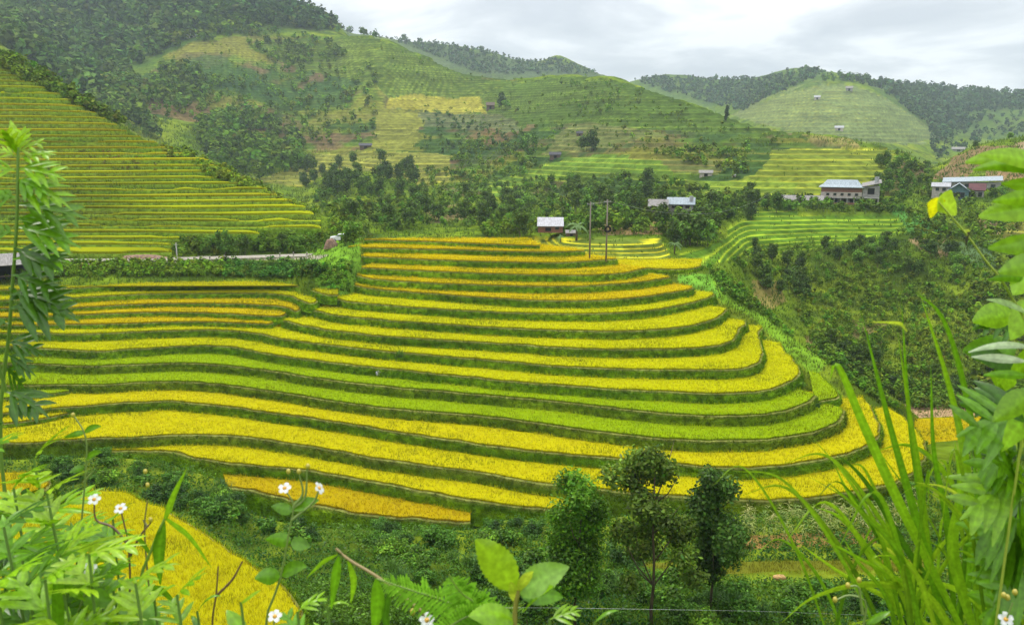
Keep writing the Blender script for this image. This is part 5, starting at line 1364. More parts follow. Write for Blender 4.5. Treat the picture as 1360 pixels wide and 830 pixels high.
def lobed_leaf(pb, a, b, W, col, sag=.12, side=None, pairs=3):
    """deeply cut leaf: a terminal lobe and pairs of forward pointing side lobes"""
    a, b = np.asarray(a, float), np.asarray(b, float); d = b-a; L = np.linalg.norm(d)
    if side is None: side = np.cross(d, UP)
    s = unit(np.asarray(side, float)); mid = arc(a, b, sag, 20)
    pb.add(*leaf_arrays(mid, s, W*.25, LANCE, col, .2, .05, seed=random.randint(0, 999)))
    for k in range(pairs):
        t = .22+.5*k/max(1, pairs-1); i = int(t*19); l = L*(.50-.11*k)*random.uniform(.85, 1.15)*(W/L/.62)
        for sg in (-1, 1):
            e = mid[i]+unit(unit(d)*.85+s*sg*.95)*l-UP*l*random.uniform(0, .25)
            lo = arc(mid[i]-unit(d)*l*.12, e, .05, 11)
            sd = unit(s*.7-unit(d)*sg*.7)*sg
            pb.add(*leaf_arrays(lo, sd, W*.22, LANCE, np.asarray(col)*random.uniform(.85, 1.15), .2, .05, seed=random.randint(0, 999)))
def stem(pb, pts, r0, r1, col, n=14, k=7):
    P = spline(pts, n); m = MB().tube(P, list(np.linspace(r0, r1, n)), k)
    V = np.array(m.v); Fq = np.array(m.q); pb.add(V, Fq, np.tile(np.asarray(col, float), (len(V), 1)))
def ground_at(x, D): return np.array([(x-680)/F*D/CP, D, ground_z((x-680)/F*D/CP, D)])
G1 = c3(.14, .32, .008); G2 = c3(.235, .44, .010); G3 = c3(.065, .17, .007); G4 = c3(.31, .50, .014); YL = c3(.50, .60, .04); BRS = c3(.17, .10, .05)
def jit(c, s=.15): return np.asarray(c)*random.uniform(1-s, 1+s)
random.seed(21)

# --- tall cut leaved weed at the left edge
def left_weed():
    D = 1.35; g = ground_at(10, 1.6)
    root = empty('tall_weed', tuple(g), 0, 'tall weed with deeply cut bright green leaves rising along the left edge of the photo', 'weed')
    pb = PB(); top = pd(24, 196, D)
    stem(pb, [g, pd(4, 640, 1.45), pd(14, 420, 1.38), pd(22, 300, D), top], .0042, .0022, (.20, .32, .06), 22)
    stem(pb, [pd(8, 520, 1.4), pd(-6, 470, 1.38), pd(-14, 420, 1.36)], .0035, .002, (.20, .32, .06))
    pb.build('stem', M['stem'], root)
    Lf = [  # base -> tip in the photo, colour
     (23, 205, 2, 172, G4), (23, 203, 34, 168, G4), (24, 205, 62, 190, G4), (22, 208, -12, 196, G4), (24, 212, 75, 206, G2), (24, 200, 14, 160, G4),
     (23, 225, 88, 240, G2), (22, 228, -25, 226, G2), (22, 240, 66, 262, G1), (22, 250, 96, 280, G2), (21, 262, -20, 270, G1), (21, 272, 118, 292, G1), (20, 290, 92, 318, G1), (19, 300, 108, 330, G1), (19, 310, -20, 316, G1),
     (18, 330, 84, 362, G3), (17, 345, 96, 350, G1), (16, 365, 78, 388, G3), (14, 392, 100, 420, G3), (14, 398, 72, 376, G3), (13, 410, 106, 428, G3), (12, 430, -25, 442, G3), (10, 455, 60, 474, G3), (9, 470, 48, 500, G3), (8, 490, 34, 520, G3), (8, 520, 66, 556, G3), (6, 540, 52, 548, G3), (5, 560, -20, 590, G3)]
    for x0, y0, x1, y1, c in Lf:
        q = PB(); dz = random.uniform(-.05, .05); a = pd(x0, y0, D); b = pd(x1, y1, D+dz); L = np.linalg.norm(b-a)
        up = y1 < y0-15
        if up: simple_leaf(q, a, b, L*.30, jit(c), .04, side=(1, .5, .1), serr=.08); 
        if not up or random.random() < .5: lobed_leaf(q, a, b, L*.72, jit(c), random.uniform(.03, .14), side=np.array([random.uniform(-.2, .2), .75, random.uniform(.35, .8)]) if not up else (1, .4, .1), pairs=3)
        q.build('leaf', M['leaf'], root)
left_weed()

# --- loose weeds along the lower edge
def weed(x, D, ytop, nleaf_, size, cols, label, kind='lobed', lean=0, name='weed', leafW=.85, spread=.055, group=None):
    g = ground_at(x, D+.1); top = pd(x+lean, ytop, D)
    root = empty(name, tuple(g), 0, label, 'weed', group); pb = PB()
    P = spline([g, g*.45+top*.55+np.array([random.uniform(-.03, .03), 0, 0]), top], 24)
    m = MB().tube(P, list(np.linspace(.0045, .0018, 24)), 6); pb.add(np.array(m.v), np.array(m.q), np.tile((.16, .27, .05), (len(m.v), 1))); pb.build('stem', M['stem'], root)
    q = PB()
    nleaf = int(nleaf_*1.6)
    for k in range(nleaf):
        t = 1-.72*(k/nleaf)**1.05; i = min(23, int(t*23)); a = P[i]; an = k*2.4+random.uniform(-.4, .4)
        s = size*(.45+.75*min(1, (1-t)*3.2))*random.uniform(.8, 1.2)
        d = np.array([math.cos(an), math.sin(an)*.8, random.uniform(.1, .8) if t > .93 else random.uniform(-.25, .45)]); b = a+unit(d)*s
        c = jit(random.choice(cols), .2)
        if kind == 'lobed': lobed_leaf(q, a, b, s*leafW, c, random.uniform(.04, .16), pairs=3)
        elif kind == 'ovate': simple_leaf(q, a, b, s*.5, c, random.uniform(.04, .2), OVATE, .22, serr=.05, n=17)
        else: simple_leaf(q, a, b, s*.26, c, random.uniform(.05, .25), LANCE, .25, serr=.03, n=13)
    q.build('foliage', M['leaf'], root)
    return root
wd = [
 (18, 1.15, 648, 20, .13, [G2, G1, G4], 'pale mugwort like weed in the lower left corner, nearest the edge'),
 (62, 1.10, 655, 24, .13, [G2, G4, G1], 'large light green cut leaved weed in the lower left corner'),
 (98, 1.25, 700, 20, .12, [G2, G1], 'cut leaved weed right of the large light one in the lower left corner'),
 (30, 1.0, 745, 20, .12, [G1, G3], 'darker cut leaved weed low in the lower left corner'),
 (-20, 1.2, 600, 18, .12, [G1, G3], 'dark cut leaved weed leaning in from the lower left edge'),
 (130, 1.1, 770, 16, .11, [G1, G2], 'low cut leaved weed along the lower edge left of the brown stems'),
 (5, 1.0, 700, 18, .13, [G1, G2, G3], 'bushy cut leaved weed cut by the lower left edge'),
 (85, .95, 790, 16, .11, [G2, G1], 'small cut leaved weed at the very bottom left of the grass stub'),
]
wd += [
 (45, 1.3, 610, 22, .14, [G4, G2], 'tall pale cut leaved weed rising behind the others in the lower left corner'),
 (118, .95, 735, 20, .13, [G2, G4], 'bright cut leaved weed beside the upright grass stub'),
 (150, 1.2, 690, 14, .10, [G2, G1], 'thin cut leaved weed under the two white daisies'),
 (60, .9, 770, 20, .13, [G4, G2], 'very near blurred light weed at the bottom left'),
 (-5, .9, 780, 16, .13, [G1, G2], 'near green weed filling the bottom left corner'),
 (235, .95, 790, 16, .11, [G2, G1], 'bright cut leaved weed at the bottom edge below the hanging grass leaf'),
 (180, .92, 775, 14, .11, [G4, G2], 'light cut leaved weed at the bottom edge left of the hanging grass leaf')]
for x, D, yt, n, s, cs, lab in wd: weed(x, D, yt, n, s*1.1, cs, lab)
for x, D, yt, n, s, cs, kd, lab in [
 (150, 1.0, 782, 16, .11, [G1, G2], 'ovate', 'low broad leaved weed at the bottom edge under the lowest daisies'),
 (205, 1.0, 795, 14, .10, [G2, G1], 'ovate', 'low broad leaved weed at the bottom edge below the hanging leaf'),
 (262, 1.05, 812, 10, .09, [G1], 'lance', 'narrow leaved weed just showing at the bottom left of centre'),
 (320, .95, 800, 12, .09, [G2, G4], 'ovate', 'fresh ovate leaved weed at the bottom edge left of the middle daisy'),
 (395, 1.0, 812, 12, .09, [G1, G2], 'lobed', 'cut leaved weed at the bottom edge right of the middle daisy'),
 (435, .95, 806, 10, .08, [G2], 'lance', 'narrow leaved weed at the foot of the arching brown stem'),
 (610, .85, 812, 14, .09, [G1, G2], 'lobed', 'blurred cut leaved weed under the fern'),
 (730, .9, 822, 10, .08, [G2], 'lobed', 'small leafy weed at the bottom right of the broad leaved shoot'),
 (790, .95, 826, 8, .08, [G1, G2], 'lance', 'barely showing weed at the bottom edge right of centre'),
 (1150, 1.0, 828, 10, .08, [G1], 'ovate', 'weed at the bottom edge left of the grass clump'),
]: weed(x, D, yt, n, s, cs, lab, kd)

# --- daisies
WH = c3(.82, .82, .80)
def daisy(x, y, D, face, r=.0088, parent=None, npet=5):
    c = pd(x, y, D); f = unit(np.asarray(face, float)); u = unit(np.cross(f, (0.3, .1, 1.))); v = np.cross(f, u)
    d_ = PB(); m = MB().ball((0, 0, 0), 1, 10, 6); Vb = np.array(m.v)*np.array([.34, .34, .3])*r
    d_.add(c+Vb[:, :1]*u+Vb[:, 1:2]*v+Vb[:, 2:]*f, np.array(m.q), np.tile((.70, .36, .02), (len(Vb), 1)))
    fl = d_.build('flower', M['stem'], parent)
    q = PB()
    for k in range(npet):
        a = 6.283*k/npet+random.uniform(-.15, .15); o = math.cos(a)*u+math.sin(a)*v
        mid = np.array([c+o*r*(.25+.85*t)+f*r*(.12*math.sin(t*2.6)-.05) for t in np.linspace(0, 1, 7)])
        q.add(*leaf_arrays(mid, np.cross(f, o), r*.85, lambda t: max(.25, math.sin(math.pi*(.12+.74*t))**.6), WH, .1))
    V = np.vstack(q.V)-np.array(parent.location); me = mesh('petals', V, np.vstack(q.F), M['petal'], np.vstack(q.C), True); link(me, 'petals', fl)
M['petal'] = leaf_mat('white_petal', .35, .03)
def bidens(stems, flowers, buds, leaves, base, D, label, col=(.22, .30, .07)):
    g = ground_at(base, D+.08); root = empty('daisy_plant', tuple(g), 0, label, 'wild flower'); pb = PB()
    for pts in stems:
        P = [pd(x, y, D) for x, y in pts]
        if pts[0][1] > 822: P = [g]+P
        stem(pb, P, .0024, .0011, col, 20, 6)
    for x, y in buds:
        m = MB().ball((0, 0, 0), 1, 8, 6); c = pd(x, y, D); Vb = np.array(m.v)*np.array([.0034, .0034, .0045]); pb.add(c+Vb, np.array(m.q), np.tile((.50, .42, .05), (len(Vb), 1)))
    pb.build('stem', M['stem'], root)
    for x, y, fc in flowers: daisy(x, y, D, fc, parent=root)
    if leaves:
        q = PB()
        for x0, y0, x1, y1, w in leaves: simple_leaf(q, pd(x0, y0, D), pd(x1, y1, D+random.uniform(-.03, .03)), w, jit(G1), .06, OVATE, .2, side=(random.uniform(-.3, .3), .6, .8), serr=.06, n=15)
        q.build('foliage', M['leaf'], root)
bidens([[(352, 835), (372, 770), (385, 700), (390, 670), (378, 650)], [(390, 672), (402, 655), (397, 628)], [(390, 674), (405, 660), (408, 620)], [(388, 690), (415, 668), (424, 650)]],
       [(378, 648, (0, -.55, .85)), (424, 648, (.75, -.2, .5))], [(397, 626), (383, 626), (409, 619)],
       [(388, 690), (388, 676, 424, 664, .02)][1:]+[(388, 680, 360, 672, .018), (386, 720, 352, 716, .022), (386, 722, 412, 726, .022), (372, 765, 338, 768, .026), (374, 762, 408, 752, .024)], 350, 1.12,
       'daisy plant with one open flower and one side on flower above the wedge terrace')
bidens([[(172, 835), (173, 770), (170, 720), (166, 700), (160, 676)], [(171, 724), (150, 700), (128, 690), (125, 664)], [(172, 740), (186, 712), (200, 694)]],
       [(160, 675, (0, -.5, .85)), (125, 663, (.1, -.55, .8))], [(200, 690)], [], 175, 1.15, 'daisy plant with two white flowers on thin dark brown stems at the lower left', tuple(BRS))
bidens([[(100, 835), (112, 790), (120, 756)]], [(120, 754, (-.1, -.75, .6))], [], [(110, 795, 150, 800, .03), (112, 788, 82, 776, .026)], 98, 1.0, 'single low daisy facing forward in the lower left corner')
bidens([[(362, 840), (366, 819)]], [(365, 818, (0, -.5, .8))], [], [], 360, 1.0, 'daisy peeping over the bottom edge left of centre')
bidens([[(562, 842), (566, 823)]], [(567, 823, (.2, -.6, .7))], [(548, 812)], [], 560, .9, 'daisy at the bottom edge under the arching brown stem')
bidens([[(1330, 845), (1336, 823)], [(1332, 838), (1345, 800)]], [(1336, 822, (-.1, -.75, .6))], [(1333, 790), (1348, 786), (1338, 793)], [], 1330, .95, 'daisy in the lower right corner with yellow buds above it')
bidens([[(1145, 840), (1150, 800), (1128, 790), (1110, 797)], [(1146, 815), (1140, 780), (1128, 778)]], [], [(1109, 796), (1126, 777), (1141, 770)], [], 1150, 1.0, 'flower stalk with yellow green buds left of the grass clump base')
bidens([[(100, 835), (108, 700), (115, 610), (112, 575), (98, 552)], [(112, 640), (124, 625)]], [], [(97, 551)], [(112, 575, 84, 582, .012), (112, 574, 135, 566, .012), (113, 610, 136, 600, .014), (112, 620, 92, 628, .012)], 100, 1.3, 'tall thin nodding bud stalk in front of the rice at the left')
bidens([[(282, 835), (287, 790), (290, 752)], [(286, 792), (308, 770), (322, 745)]], [], [], [], 282, 1.1, 'forked bare brown stalk in front of the near rice field', tuple(BRS))
bidens([[(205, 835), (196, 760), (192, 700), (196, 664)], [(196, 700), (190, 690)]], [], [(196, 644), (193, 626)], [], 205, 1.2, 'slender stalk with two fuzzy seed heads before the near rice field', (.22, .20, .07))

# --- grass blades at the lower left
def blade(pb, pts, D, W, col, tip=None, side=None, fold=.35, n=26, prof=BLADE):
    P = [pd(p[0], p[1], D if len(p) < 3 else p[2]) for p in pts]
    mid = spline(P, n)
    if side is None: side = np.cross(mid[-1]-mid[0], (0, 1, .25))
    pb.add(*leaf_arrays(mid, side, W, prof, col, fold, 0, tip, seed=random.randint(0, 999)))
g = ground_at(200, 1.2); root = empty('grass_shoot', tuple(g), 0, 'coarse grass shoot with a hanging leaf over the near rice field', 'grass')
pb = PB(); stem(pb, [g, pd(182, 800, 1.1), pd(205, 720, 1.1), pd(219, 688, 1.1)], .0032, .0018, (.22, .36, .05)); pb.build('stem', M['stem'], root)
for pts, W, c, pr in [([(219, 690), (232, 655), (249, 620)], .010, G2, BLADE), ([(218, 692), (212, 730), (213, 776)], .022, G1, LANCE), ([(221, 688), (252, 712), (282, 755)], .011, G2, BLADE), ([(200, 735), (185, 715), (160, 705)], .010, G1, BLADE), ([(190, 780), (215, 782), (240, 810)], .016, G1, LANCE)]:
    q = PB(); blade(q, pts, 1.1, W, jit(c), jit(c)*1.1, prof=pr); q.build('leaf', M['leaf'], root)
g = ground_at(77, 1.0); root = empty('grass_stub', tuple(g), 0, 'broad cut off grass leaf standing upright in the lower left corner', 'grass')
q = PB(); P = np.array([g, pd(77, 835, .95), pd(77, 755, .95)]); q.add(*leaf_arrays(spline(P, 12), (1, 0, 0), .0165, lambda t: 1, G1, .25)); q.build('leaf', M['leaf'], root)

# --- arching brown stem with hanging leaves
g = ground_at(590, 1.0); root = empty('arching_stem', tuple(g), 0, 'bare brown arching stem with narrow hanging leaves left of the fern', 'weed')
D = .92; pb = PB(); stem(pb, [g, pd(575, 835, D), pd(540, 795, D), (pd(500, 765, D)), pd(465, 744, D), pd(446, 728, D)], .0034, .0016, (.36, .26, .10), 26); pb.build('stem', M['stem'], root)
for pts, W, c in [([(450, 738), (446, 765), (440, 808)], .014, G1), ([(462, 742), (470, 770), (466, 800)], .010, G2), ([(500, 768), (502, 800), (496, 845)], .021, G1), ([(448, 736), (430, 745), (408, 766)], .007, G2), ([(520, 780), (512, 815), (520, 850)], .012, G3)]:
    q = PB(); blade(q, pts, D, W, jit(c), jit(c)*1.15, prof=LANCE); q.build('leaf', M['leaf'], root)

# --- fern
def fern(pts, D, label, wmax, flip=1):
    g = ground_at(pts[0][0], D+.1); root = empty('fern', tuple(g), 0, label, 'fern')
    mid = spline([pd(x, y, D) for x, y in pts], 40); pb = PB(); stem(pb, [g]+[mid[i] for i in (0, 13, 26, 39)], .0028, .0008, (.22, .32, .05), 30); pb.build('stem', M['stem'], root)
    T = unit(np.gradient(mid, axis=0)); q = PB()
    for i in range(3, 39):
        t = i/39; L = wmax*math.sin(math.pi*min(1, .12+.9*t))**.8
        for sg in (-1, 1):
            s = unit(np.cross(T[i], (0, 1, .35)))*sg
            b = mid[i]+unit(s*.9+T[i]*.35+np.array([0, random.uniform(-.4, .1), -.1]))*L
            simple_leaf(q, mid[i], b, L*.20, jit(c3(.22, .46, .03)), .06, side=T[i]+.2*UP, n=9, serr=.35)
    q.build('foliage', M['leaf'], root)
fern([(660, 850), (620, 812), (570, 792), (530, 778), (500, 768)], .88, 'bright green fern frond arching left at the bottom centre', .034)
fern([(700, 870), (650, 815), (612, 786), (596, 762)], .86, 'second fern frond with a curled tip right above the first', .030)
fern([(560, 870), (600, 830), (640, 812), (690, 806)], .84, 'low fern frond pointing right at the bottom edge', .028)
0 and fern([(880, 870), (862, 838), (852, 822), (850, 812)], .9, 'small fern tip at the bottom edge below the tall open tree', .022)
0 and fern([(960, 880), (985, 845), (1010, 832), (1040, 822)], .9, 'fern tip at the bottom edge below the dark green tree', .022)

# --- broad leaved shoot
g = ground_at(690, .95); root = empty('broad_leaved_shoot', tuple(g), 0, 'young shoot with large fresh serrated leaves on a reddish stem at the bottom centre', 'shoot')
D = .80; pb = PB(); stem(pb, [g, pd(684, 850, D), pd(684, 812, D), pd(688, 782, D)], .0034, .0026, (.30, .26, .05), 14, 10); pb.build('stem', M['stem'], root)
for a, b, W, c, sg, pr in [((684, 784), (631, 716), .037, G4, (.78, .2, -.55), OVATE), ((690, 788), (756, 752), .034, c3(.26, .46, .06), (.45, .35, .85), OVATE), ((690, 786), (708, 758), .014, YL, (1, .3, -.2), OVATE), ((692, 792), (748, 793), .024, G1, (0, .75, .6), OVATE), ((696, 812), (735, 778), .026, G2, (.7, .3, .7), OVATE), ((684, 824), (622, 818), .030, G2, (0, .8, .55), OVATE), ((690, 832), (640, 846), .030, G1, (0, .8, .55), OVATE), ((686, 800), (678, 772), .012, YL, (1, .2, 0), OVATE)]:
    q = PB(); simple_leaf(q, pd(*a, D), pd(*b, D+random.uniform(-.03, .03)), W, jit(c, .06), random.uniform(.02, .1), pr, .22, side=sg, serr=.05, n=25, wav=.04); q.build('leaf', M['leaf'], root)

# --- coarse grass clump on the right
def right_clump():
    D0 = 1.25; g = ground_at(1290, 1.3)
    root = empty('grass_clump', tuple(g), 0, 'large clump of long coarse grass blades filling the lower right', 'grass clump')
    L = [  # traced blades, root to tip, breadth (m), colour
     ([(1262, 860), (1225, 720), (1183, 570), (1143, 412)], .015, G1), ([(1250, 860), (1228, 700), (1208, 560), (1197, 398)], .014, G1), ([(1240, 800), (1222, 640), (1207, 545), (1192, 440)], .011, G2),
     ([(1205, 440), (1196, 430), (1178, 428), (1154, 428)], .006, YL), ([(1290, 860), (1200, 680), (1145, 560), (1113, 486), (1102, 505)], .016, G2),
     ([(1300, 840), (1285, 640), (1262, 520), (1222, 390)], .015, G2), ([(1330, 800), (1290, 560), (1255, 430), (1214, 386)], .012, G1), ([(1270, 860), (1258, 700), (1240, 600), (1236, 480)], .013, G1),
     ([(1300, 860), (1215, 745), (1150, 640), (1108, 600)], .012, G3), ([(1250, 840), (1180, 730), (1130, 660), (1105, 610)], .009, G2),
     ([(1280, 870), (1230, 790), (1150, 774), (1080, 792), (1036, 828)], .017, G4), ([(1275, 860), (1190, 800), (1120, 762), (1056, 718)], .012, G4), ([(1290, 850), (1210, 780), (1140, 740), (1086, 712)], .009, G2),
     ([(1240, 850), (1165, 745), (1120, 690), (1082, 672)], .012, G2), ([(1190, 830), (1235, 745), (1262, 710), (1296, 678)], .012, G4), ([(1320, 860), (1300, 800), (1230, 772), (1165, 800)], .014, G4),
     ([(1300, 860), (1265, 735), (1275, 650), (1268, 585)], .020, G2), ([(1260, 860), (1290, 740), (1298, 660), (1290, 600)], .020, G1), ([(1225, 760), (1190, 735), (1160, 722), (1178, 742)], .008, YL), ([(1300, 830), (1240, 800), (1180, 815), (1120, 832)], .014, G4),
     ([(1210, 820), (1185, 765), (1160, 740), (1200, 738)], .008, G4), ([(1330, 860), (1335, 740), (1345, 660), (1352, 600)], .015, G1), ([(1275, 660), (1240, 610), (1200, 590), (1150, 604)], .010, G2), ([(1340, 760), (1300, 690), (1262, 650), (1215, 640)], .008, YL),
     ([(1290, 760), (1320, 690), (1345, 640), (1375, 610)], .012, G1), ([(1240, 700), (1215, 600), (1180, 480), (1188, 350)], .0, G1)]
    for pts, W, c in L:
        if W == 0: continue
        q = PB(); D = D0+random.uniform(-.12, .12); P = [(x, y, D+.12*(1-i/len(pts))*0+random.uniform(-.015, .015)) for i, (x, y) in enumerate(pts)]
        blade(q, P, D, W, jit(c)*.85, jit(c)*1.1); q.build('leaf', M['leaf'], root)
    for k in range(48):
        q = PB(); x0 = random.gauss(1285, 58); D = D0+random.uniform(-.22, .35); a = max(-.55, min(.45, random.gauss(-.1, .36))); Lp = random.uniform(150, 330)
        b = [(x0, 880), (x0+math.sin(a)*Lp*.45, 880-Lp*.5), (x0+math.sin(a)*Lp*1.0, 880-Lp*random.uniform(.68, .95)), (x0+math.sin(a)*Lp*1.5+random.uniform(-20, 20), 880-Lp*random.uniform(.5, 1.0))]
        blade(q, [(x, y, D) for x, y in b], D, random.uniform(.004, .011), jit(random.choice([G1, G1, G2, G3, G3, G4]))*.8, jit(random.choice([G1, G2, G4]))*.9); q.build('leaf', M['leaf'], root)
right_clump()

# --- leaf sprays entering from the right edge
def spray(x, y, D, leaves, label, stems=(), kind='lobed', name='leafy_branch'):
    g = ground_at(min(x, 1480), D+.15); root = empty(name, tuple(g), 0, label, 'branch'); pb = PB()
    stem(pb, [g]+[pd(a, b, D) for a, b in stems], .0026, .0014, (.10, .20, .03), 26); pb.build('stem', M['stem'], root)
    for x0, y0, x1, y1, w, c, k in leaves:
        q = PB(); a, b = pd(x0, y0, D), pd(x1, y1, D+random.uniform(-.05, .05)); Lh = np.linalg.norm(b-a)
        if k == 'l': lobed_leaf(q, a, b, w, jit(c), random.uniform(.02, .12), side=(random.uniform(-.25, .25), .7, random.uniform(.5, .9)))
        else: simple_leaf(q, a, b, w, jit(c), random.uniform(.0, .1), OVATE if k == 'o' else LANCE, .2, side=(random.uniform(-.6, .6), .35, .8), serr=.02, n=19)
        q.build('leaf', M['leaf'], root)
YG2 = c3(.34, .58, .03)
spray(1420, 400, .85, [(1400, 222, 1282, 216, .028, YG2, 's'), (1400, 228, 1300, 206, .022, YG2, 's'), (1400, 232, 1292, 226, .02, G2, 's'), (1410, 268, 1300, 288, .034, YG2, 's'), (1400, 262, 1318, 268, .02, G2, 's'), (1410, 330, 1312, 330, .03, G2, 's'), (1400, 345, 1326, 362, .03, G2, 's'), (1400, 250, 1330, 244, .02, G2, 's')],
      'out of focus narrow bright leaves reaching in at the top of the right edge', [(1440, 700), (1420, 450), (1405, 230)])
spray(1400, 600, 1.0, [(1375, 352, 1345, 392, .038, YG2, 'o'), (1372, 400, 1342, 452, .040, YG2, 'o'), (1380, 470, 1340, 500, .034, G2, 'o'), (1370, 462, 1286, 468, .012, c3(.5, .6, .35), 's'), (1362, 480, 1290, 474, .014, c3(.55, .62, .4), 's'), (1370, 372, 1312, 372, .014, G1, 's'), (1372, 420, 1310, 398, .012, c3(.4, .55, .2), 's'), (1370, 520, 1318, 560, .032, G2, 'o'), (1378, 540, 1330, 600, .034, YG2, 'o'), (1370, 500, 1306, 498, .014, G1, 's'), (1360, 560, 1318, 520, .02, G3, 's')],
      'branch of rounded yellow green leaves along the right edge', [(1400, 760), (1388, 560), (1375, 360)])
spray(1380, 700, 1.05, [(1352, 560, 1270, 580, .09, G1, 'l'), (1352, 600, 1290, 640, .085, G1, 'l'), (1350, 640, 1275, 690, .09, G2, 'l'), (1354, 690, 1290, 715, .09, G1, 'l'), (1352, 585, 1330, 520, .08, G2, 'l'), (1360, 660, 1312, 610, .08, G1, 'l'), (1352, 720, 1300, 770, .09, G1, 'l'), (1358, 760, 1320, 800, .08, G1, 'l'), (1352, 540, 1300, 530, .075, G3, 'l'), (1365, 620, 1400, 580, .08, G1, 'l'), (1360, 700, 1330, 740, .09, G3, 'l'), (1355, 790, 1300, 820, .09, G1, 'l'), (1352, 650, 1340, 600, .08, G2, 'l'), (1352, 745, 1370, 690, .08, G1, 'l')],
      'tall weed with cut dark leaves at the right edge beside the grass clump', [(1375, 860), (1356, 700), (1352, 540)])
spray(1400, 600, 1.25, [(1350, 640-i*22, 1300+random.randint(-25, 20), 640-i*22+random.randint(-25, 30), .05, random.choice([G1, G3, G2]), random.choice('los')) for i in range(11)]+[(1365, 860-i*20, 1300+random.randint(-30, 30), 850-i*20+random.randint(-25, 30), .06, random.choice([G1, G3, G2]), random.choice('lo')) for i in range(10)],
      'tangle of mixed leaves behind the cut leaved weed at the right edge', [(1380, 850), (1370, 600), (1362, 380)])
# vine with two heart shaped leaves
D = 1.0; g = ground_at(1380, 1.1); root = empty('vine', tuple(g), 0, 'climbing stem tip with one yellow and one green heart shaped leaf before the far houses', 'vine')
pb = PB(); stem(pb, [g, pd(1372, 470, D), pd(1338, 385, D), pd(1308, 345, D), pd(1284, 312, D), pd(1246, 268, D)], .0021, .0010, (.42, .50, .06), 34); stem(pb, [pd(1287, 308, D), pd(1284, 318, D), pd(1283, 326, D)], .0016, .0010, (.05, .04, .02), 6); pb.build('stem', M['stem'], root)
HEART = lambda t: max(.03, (min(1, t*5)**.6)*(1-t)**.62*1.12)
for a, b, W, c, sd in [((1244, 262), (1236, 290), .026, c3(.85, .80, .01), (1, .2, .1)), ((1247, 262), (1270, 286), .032, c3(.48, .68, .04), (.75, .2, .65)), ((1288, 308), (1278, 306), .005, YL, (0, .5, .8))]:
    q = PB(); simple_leaf(q, pd(*a, D), pd(*b, D+.01), W, c, .03, HEART, .15, side=sd, n=21, wav=.05); q.build('leaf', M['leaf'], root)
# thin wire low in the picture
o = MB().tube([pd(640, 806, 11), pd(760, 807, 12), pd(1000, 811, 13), pd(1250, 820, 14)], .0022, 4, False).build('fence_wire', M['steel'], None); tag(o, 'thin taut wire crossing behind the broad leaved shoot', 'wire')
# ------------------------------------------------------------------ sky, sun, haze, camera
w = bpy.data.worlds.new('World'); scene.world = w; w.use_nodes = True
nt = w.node_tree; N = nt.nodes; L = nt.links; N.clear()
SUN_EL, SUN_AZ = R(58), R(-35)          # azimuth from straight ahead (+y), clockwise
out = N.new('ShaderNodeOutputWorld')
sky = N.new('ShaderNodeTexSky'); sky.sky_type = 'NISHITA'; sky.sun_disc = False
sky.sun_elevation = SUN_EL; sky.sun_rotation = SUN_AZ; sky.altitude = 1200
b1 = N.new('ShaderNodeBackground'); b1.inputs['Strength'].default_value = .1
L.new(sky.outputs[0], b1.inputs['Color'])
tc = N.new('ShaderNodeTexCoord')
sep = N.new('ShaderNodeSeparateXYZ'); L.new(tc.outputs['Generated'], sep.inputs[0])
# project the view direction on a flat cloud layer overhead
mz = N.new('ShaderNodeMath'); mz.operation = 'ADD'; mz.inputs[1].default_value = .22
ab = N.new('ShaderNodeMath'); ab.operation = 'MAXIMUM'; ab.inputs[1].default_value = 0
L.new(sep.outputs[2], ab.inputs[0]); L.new(ab.outputs[0], mz.inputs[0])
dv = N.new('ShaderNodeVectorMath'); dv.operation = 'DIVIDE'
cm = N.new('ShaderNodeCombineXYZ'); [L.new(mz.outputs[0], cm.inputs[i]) for i in range(3)]
L.new(tc.outputs['Generated'], dv.inputs[0]); L.new(cm.outputs[0], dv.inputs[1])
mp = N.new('ShaderNodeMapping'); mp.inputs['Location'].default_value = (1.7, .45, 0)
L.new(dv.outputs[0], mp.inputs[0])
n1_ = N.new('ShaderNodeTexNoise'); n1_.inputs['Scale'].default_value = 1.7; n1_.inputs['Detail'].default_value = 7; n1_.inputs['Roughness'].default_value = .52; n1_.inputs['Distortion'].default_value = .25
L.new(mp.outputs[0], n1_.inputs['Vector'])
cr = N.new('ShaderNodeValToRGB')
cr.color_ramp.elements[0].position = .40; cr.color_ramp.elements[0].color = (.53, .555, .595, 1)
cr.color_ramp.elements[1].position = .60; cr.color_ramp.elements[1].color = (.86, .87, .88, 1)
e = cr.color_ramp.elements.new(.5); e.color = (.64, .66, .69, 1)
L.new(n1_.outputs['Fac'], cr.inputs[0])
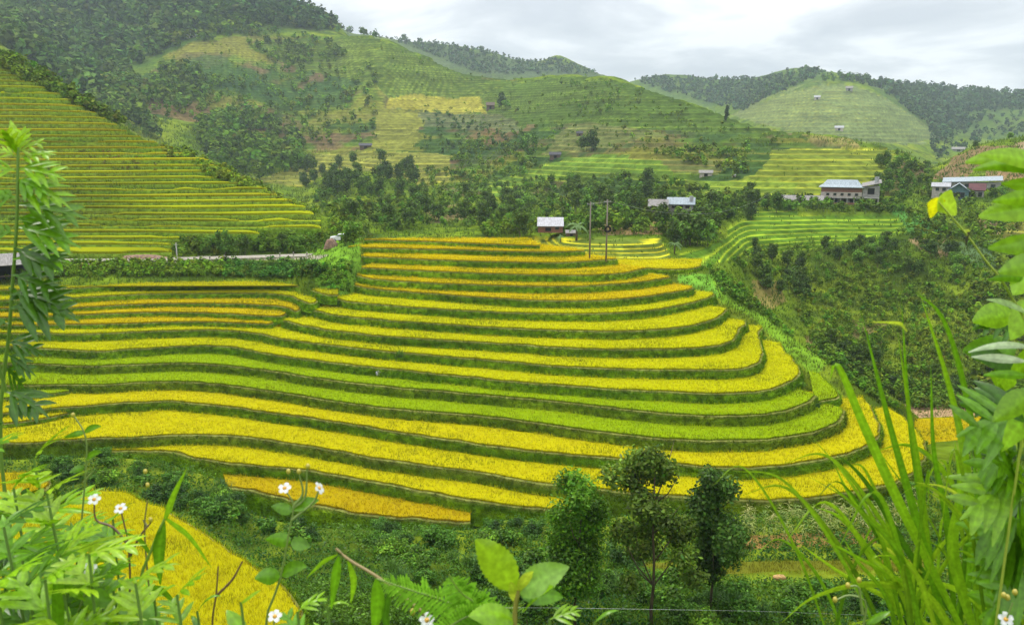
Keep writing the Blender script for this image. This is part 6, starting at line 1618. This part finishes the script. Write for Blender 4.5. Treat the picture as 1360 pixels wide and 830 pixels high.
# overcast: brighter towards the zenith
g = N.new('ShaderNodeMapRange'); g.inputs[1].default_value = .1; g.inputs[2].default_value = 1; g.inputs[3].default_value = 1.0; g.inputs[4].default_value = 3.6
L.new(sep.outputs[2], g.inputs[0])
b2 = N.new('ShaderNodeBackground'); L.new(cr.outputs[0], b2.inputs['Color']); L.new(g.outputs[0], b2.inputs['Strength'])
mx = N.new('ShaderNodeMixShader'); mx.inputs[0].default_value = .93
L.new(b1.outputs[0], mx.inputs[1]); L.new(b2.outputs[0], mx.inputs[2]); L.new(mx.outputs[0], out.inputs['Surface'])
sl = bpy.data.lights.new('sun', 'SUN'); sl.energy = 1.5; sl.angle = R(12); sl.color = (1, .95, .86)
so = bpy.data.objects.new('sun', sl); COL.objects.link(so)
so.rotation_euler = (Vector((-math.sin(SUN_AZ)*math.cos(SUN_EL), -math.cos(SUN_AZ)*math.cos(SUN_EL), -math.sin(SUN_EL)))).to_track_quat('-Z', 'Y').to_euler()
hz = bpy.data.materials.new('valley_haze'); hz.use_nodes = True; hn = hz.node_tree; hn.nodes.clear()
ho = hn.nodes.new('ShaderNodeOutputMaterial'); pv = hn.nodes.new('ShaderNodeVolumePrincipled')
pv.inputs['Color'].default_value = (.74, .86, 1, 1); pv.inputs['Density'].default_value = HAZE = .00016; pv.inputs['Anisotropy'].default_value = .2
hn.links.new(pv.outputs[0], ho.inputs['Volume'])
mb = MB().box(-2620, 2620, -2620, 2620, -146, 300)
ob = mb.build('haze', hz); ob['kind'] = 'stuff'
cam = bpy.data.cameras.new('camera'); co = bpy.data.objects.new('camera', cam); COL.objects.link(co)
cam.sensor_width = 36; cam.lens = 36*F/1360; cam.clip_start = .05; cam.clip_end = 9000
co.rotation_euler = (math.pi/2-PITCH, 0, 0)
cam.dof.use_dof = True; cam.dof.focus_distance = 60; cam.dof.aperture_fstop = cam.lens/1000/.0022
scene.camera = co
scene.view_settings.view_transform = 'Standard'; scene.view_settings.look = 'None'; scene.view_settings.gamma = 1
scene.view_settings.exposure = EXPO = 0.25
cy = scene.cycles
cy.max_bounces = 5; cy.diffuse_bounces = 2; cy.glossy_bounces = 2; cy.transmission_bounces = 3; cy.transparent_max_bounces = 6; cy.volume_bounces = 1
cy.use_denoising = True; cy.sample_clamp_indirect = 6
try: cy.denoiser = 'OPENIMAGEDENOISE'; cy.denoising_input_passes = 'RGB_ALBEDO_NORMAL'
except Exception: pass
scene.render.film_transparent = False
